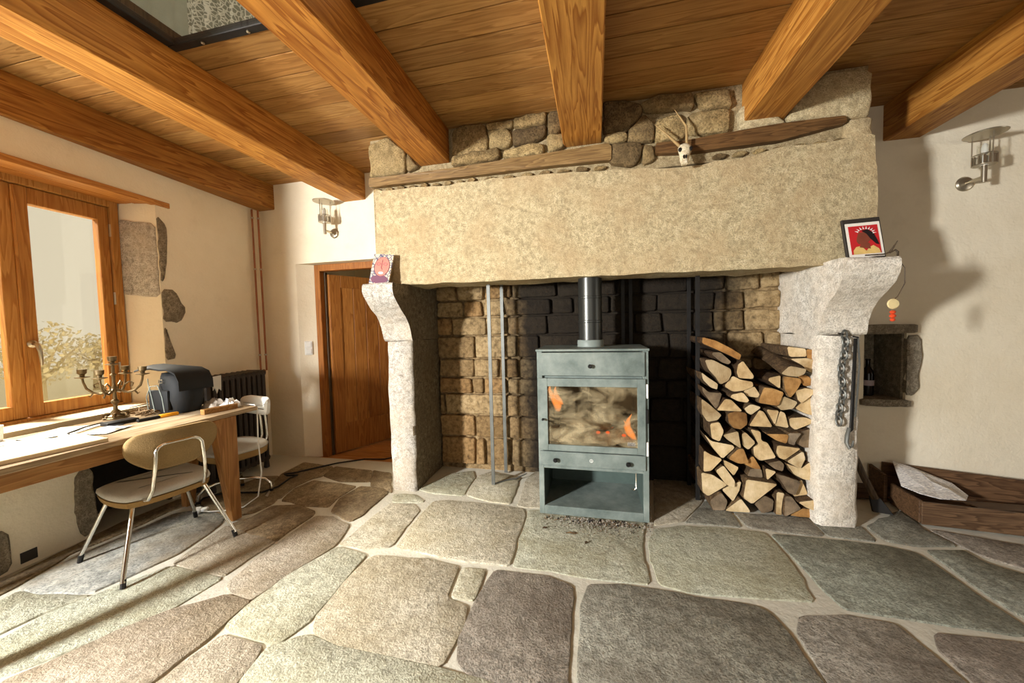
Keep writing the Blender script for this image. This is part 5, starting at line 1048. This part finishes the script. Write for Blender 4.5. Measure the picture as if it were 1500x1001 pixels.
# ================================================================ right side
cr_ = thing('wooden_crate', 'old dark wooden crate standing along the right wall', 'crate', (2.4, 2.88, .008))
F0, F1 = Vector((1.945, 2.70, 0)), Vector((3.15, 2.575, 0)); B0, B1 = Vector((1.99, 3.09, 0)), Vector((3.15, 2.975, 0))
def board(a, b_, z0, z1a, z1b, th, nm, mat='crate'):
    d_ = (b_-a).normalized(); nn_ = Vector((-d_.y, d_.x, 0))*th
    obj(nm, MB().hexa([a+Vector((0, 0, z0)), b_+Vector((0, 0, z0)), b_+nn_+Vector((0, 0, z0)), a+nn_+Vector((0, 0, z0)), a+Vector((0, 0, z1a)), b_+Vector((0, 0, z1b)), b_+nn_+Vector((0, 0, z1b)), a+nn_+Vector((0, 0, z1a))]), mat, cr_, bevel=.003)
board(F0, F1, .008, .148, .125, .020, 'front_board'); board(B0, B1, .008, .255, .17, .018, 'back_board'); board(Vector((1.96, 2.975, 0)), F0+Vector((.0, .021, 0)), .008, .150, .148, .02, 'end_board'); board(Vector((1.91, 3.10, 0)), Vector((1.93, 2.98, 0)), .008, .235, .20, .022, 'end_post')
board(F1+Vector((-.02, .02, 0)), B1+Vector((-.02, -.002, 0)), .008, .125, .17, .018, 'end_board'); obj('crate_bottom', MB().prism([tuple(F0+Vector((.022, .022, .010))), tuple(F1+Vector((-.022, .022, .010))), tuple(B1+Vector((-.022, -.004, .010))), tuple(B0+Vector((.0, -.004, .010)))], (0, 0, .012)), 'crate', cr_)
tag(obj('kindling_board', MB().hexa([(2.30, 2.78, .08), (2.95, 2.74, .10), (2.95, 2.84, .10), (2.30, 2.90, .08), (2.30, 2.78, .095), (2.95, 2.74, .115), (2.95, 2.84, .115), (2.30, 2.90, .095)]), 'crate', centre=True, bevel=.003), 'loose dark board lying inside the crate', 'board')
np_ = [(2.027, 3.06, .273), (2.124, 3.045, .244), (2.326, 3.01, .16), (2.329, 2.9, .125), (2.24, 2.80, .135), (2.075, 2.755, .152), (1.99, 2.78, .167), (1.945, 2.86, .178)]
nw = MB(); nv = []; 
ctr = Vector((2.14, 2.91, .20)); vs = [ctr]+[Vector(p) for p in np_]; n = len(np_)
ring = [ctr.lerp(Vector(p), .5)+Vector((0, 0, .012*math.sin(i*2.1))) for i, p in enumerate(np_)]
up_ = Vector((0, 0, .004)); V_ = [ctr]+ring+[Vector(p) for p in np_]; V2 = [v+up_ for v in V_]; m0 = len(V_)
fs = []
for i in range(n):
    j = (i+1) % n
    fs += [(0, 1+j, 1+i), (1+i, 1+j, 1+n+j, 1+n+i), (m0, m0+1+i, m0+1+j), (m0+1+i, m0+1+n+i, m0+1+n+j, m0+1+j), (1+n+i, 1+n+j, m0+1+n+j, m0+1+n+i)]
tag(obj('newspaper', nw.add(V_+V2, fs), 'news', centre=True, smooth=0), 'open newspaper sheet lying over the left end of the dark crate', 'newspaper')
sv = thing('hearth_paddle', 'dark wooden-handled ash shovel leaning between the right pillar and the wall', 'shovel', (1.82, 2.83, .008))
obj('handle', MB().tube([(1.592, 2.98, .80), (1.66, 2.94, .52), (1.74, 2.88, .24), (1.79, 2.84, .09)], [.016, .018, .02, .021], 8), 'dark_handle', sv)
obj('blade', MB().hexa([(1.765, 2.85, .10), (1.815, 2.83, .10), (1.815, 2.842, .10), (1.765, 2.862, .10), (1.765, 2.815, .010), (1.865, 2.79, .010), (1.865, 2.805, .010), (1.765, 2.83, .010)]), 'dark_iron', sv, bevel=.003)
tag(obj('skirting_block', MB().box(1.60, 1.90, 3.02, 3.115, .008, .085), 'crate', centre=True, bevel=.004), 'low dark wooden block on the floor behind the shovel, against the wall', 'block')
bt = thing('wine_bottle', 'dark bottle with a pale label standing in the wall niche', 'bottle', (1.985, 3.25, .708))
part('glass_body', MB().lathe([(.030, 0), (.036, .006), (.036, .16), (.030, .185), (.014, .215), (.013, .26), (.016, .262), (.016, .272), (.012, .274)], (0, 0, 0), 16), 'bottle', bt); part('label', MB().lathe([(.0368, .075), (.0368, .115)], (0, 0, 0), 16), 'label', bt)

# ================================================================ outdoors
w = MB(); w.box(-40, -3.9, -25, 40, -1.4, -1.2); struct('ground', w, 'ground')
def tree(x, y, h_, r_, lb, seed):
    t_ = thing('garden_tree', lb, 'tree', (x, y, -1.2), 0, 'trees beyond the window'); rs = random.Random(seed)
    tk = MB(); tk.tube([(0, 0, 0), (.05, .0, h_*.35), (.0, .05, h_*.6)], [.12, .09, .05], 7)
    for k in range(5): a = k*1.3; tk.tube([(0, 0, h_*(.35+.05*k)), (r_*.4*math.cos(a), r_*.4*math.sin(a), h_*.65), (r_*.75*math.cos(a), r_*.75*math.sin(a), h_*.8)], [.05, .03, .012], 5)
    part('trunk', tk, 'trunk', t_)
    lv = MB()
    for i in range(700):
        a, b_ = rs.uniform(0, 2*PI), math.acos(rs.uniform(-1, 1)); q_ = r_*rs.random()**.4; c0 = Vector((q_*math.sin(b_)*math.cos(a), q_*math.sin(b_)*math.sin(a), h_*.7+.75*q_*math.cos(b_))); s_ = rs.uniform(.04, .10)
        d1 = Vector((rs.uniform(-1, 1), rs.uniform(-1, 1), rs.uniform(-1, 1))).normalized()*s_; d2 = d1.cross(Vector((rs.uniform(-1, 1), rs.uniform(-1, 1), rs.uniform(-1, 1)))).normalized()*s_*.6
        lv.add([c0-d1, c0+d2, c0+d1, c0-d2], [(0, 1, 2, 3)])
    o = part('foliage', lv, 'leafage', t_, smooth=0); tag(o, kind='stuff')
tree(-15.0, 6.9, 2.9, 1.2, 'pale overexposed tree outside, seen through the right sash of the window', 1)
tree(-22.0, 11.8, 2.4, 1.1, 'smaller overexposed tree further away beyond the window sash', 2)
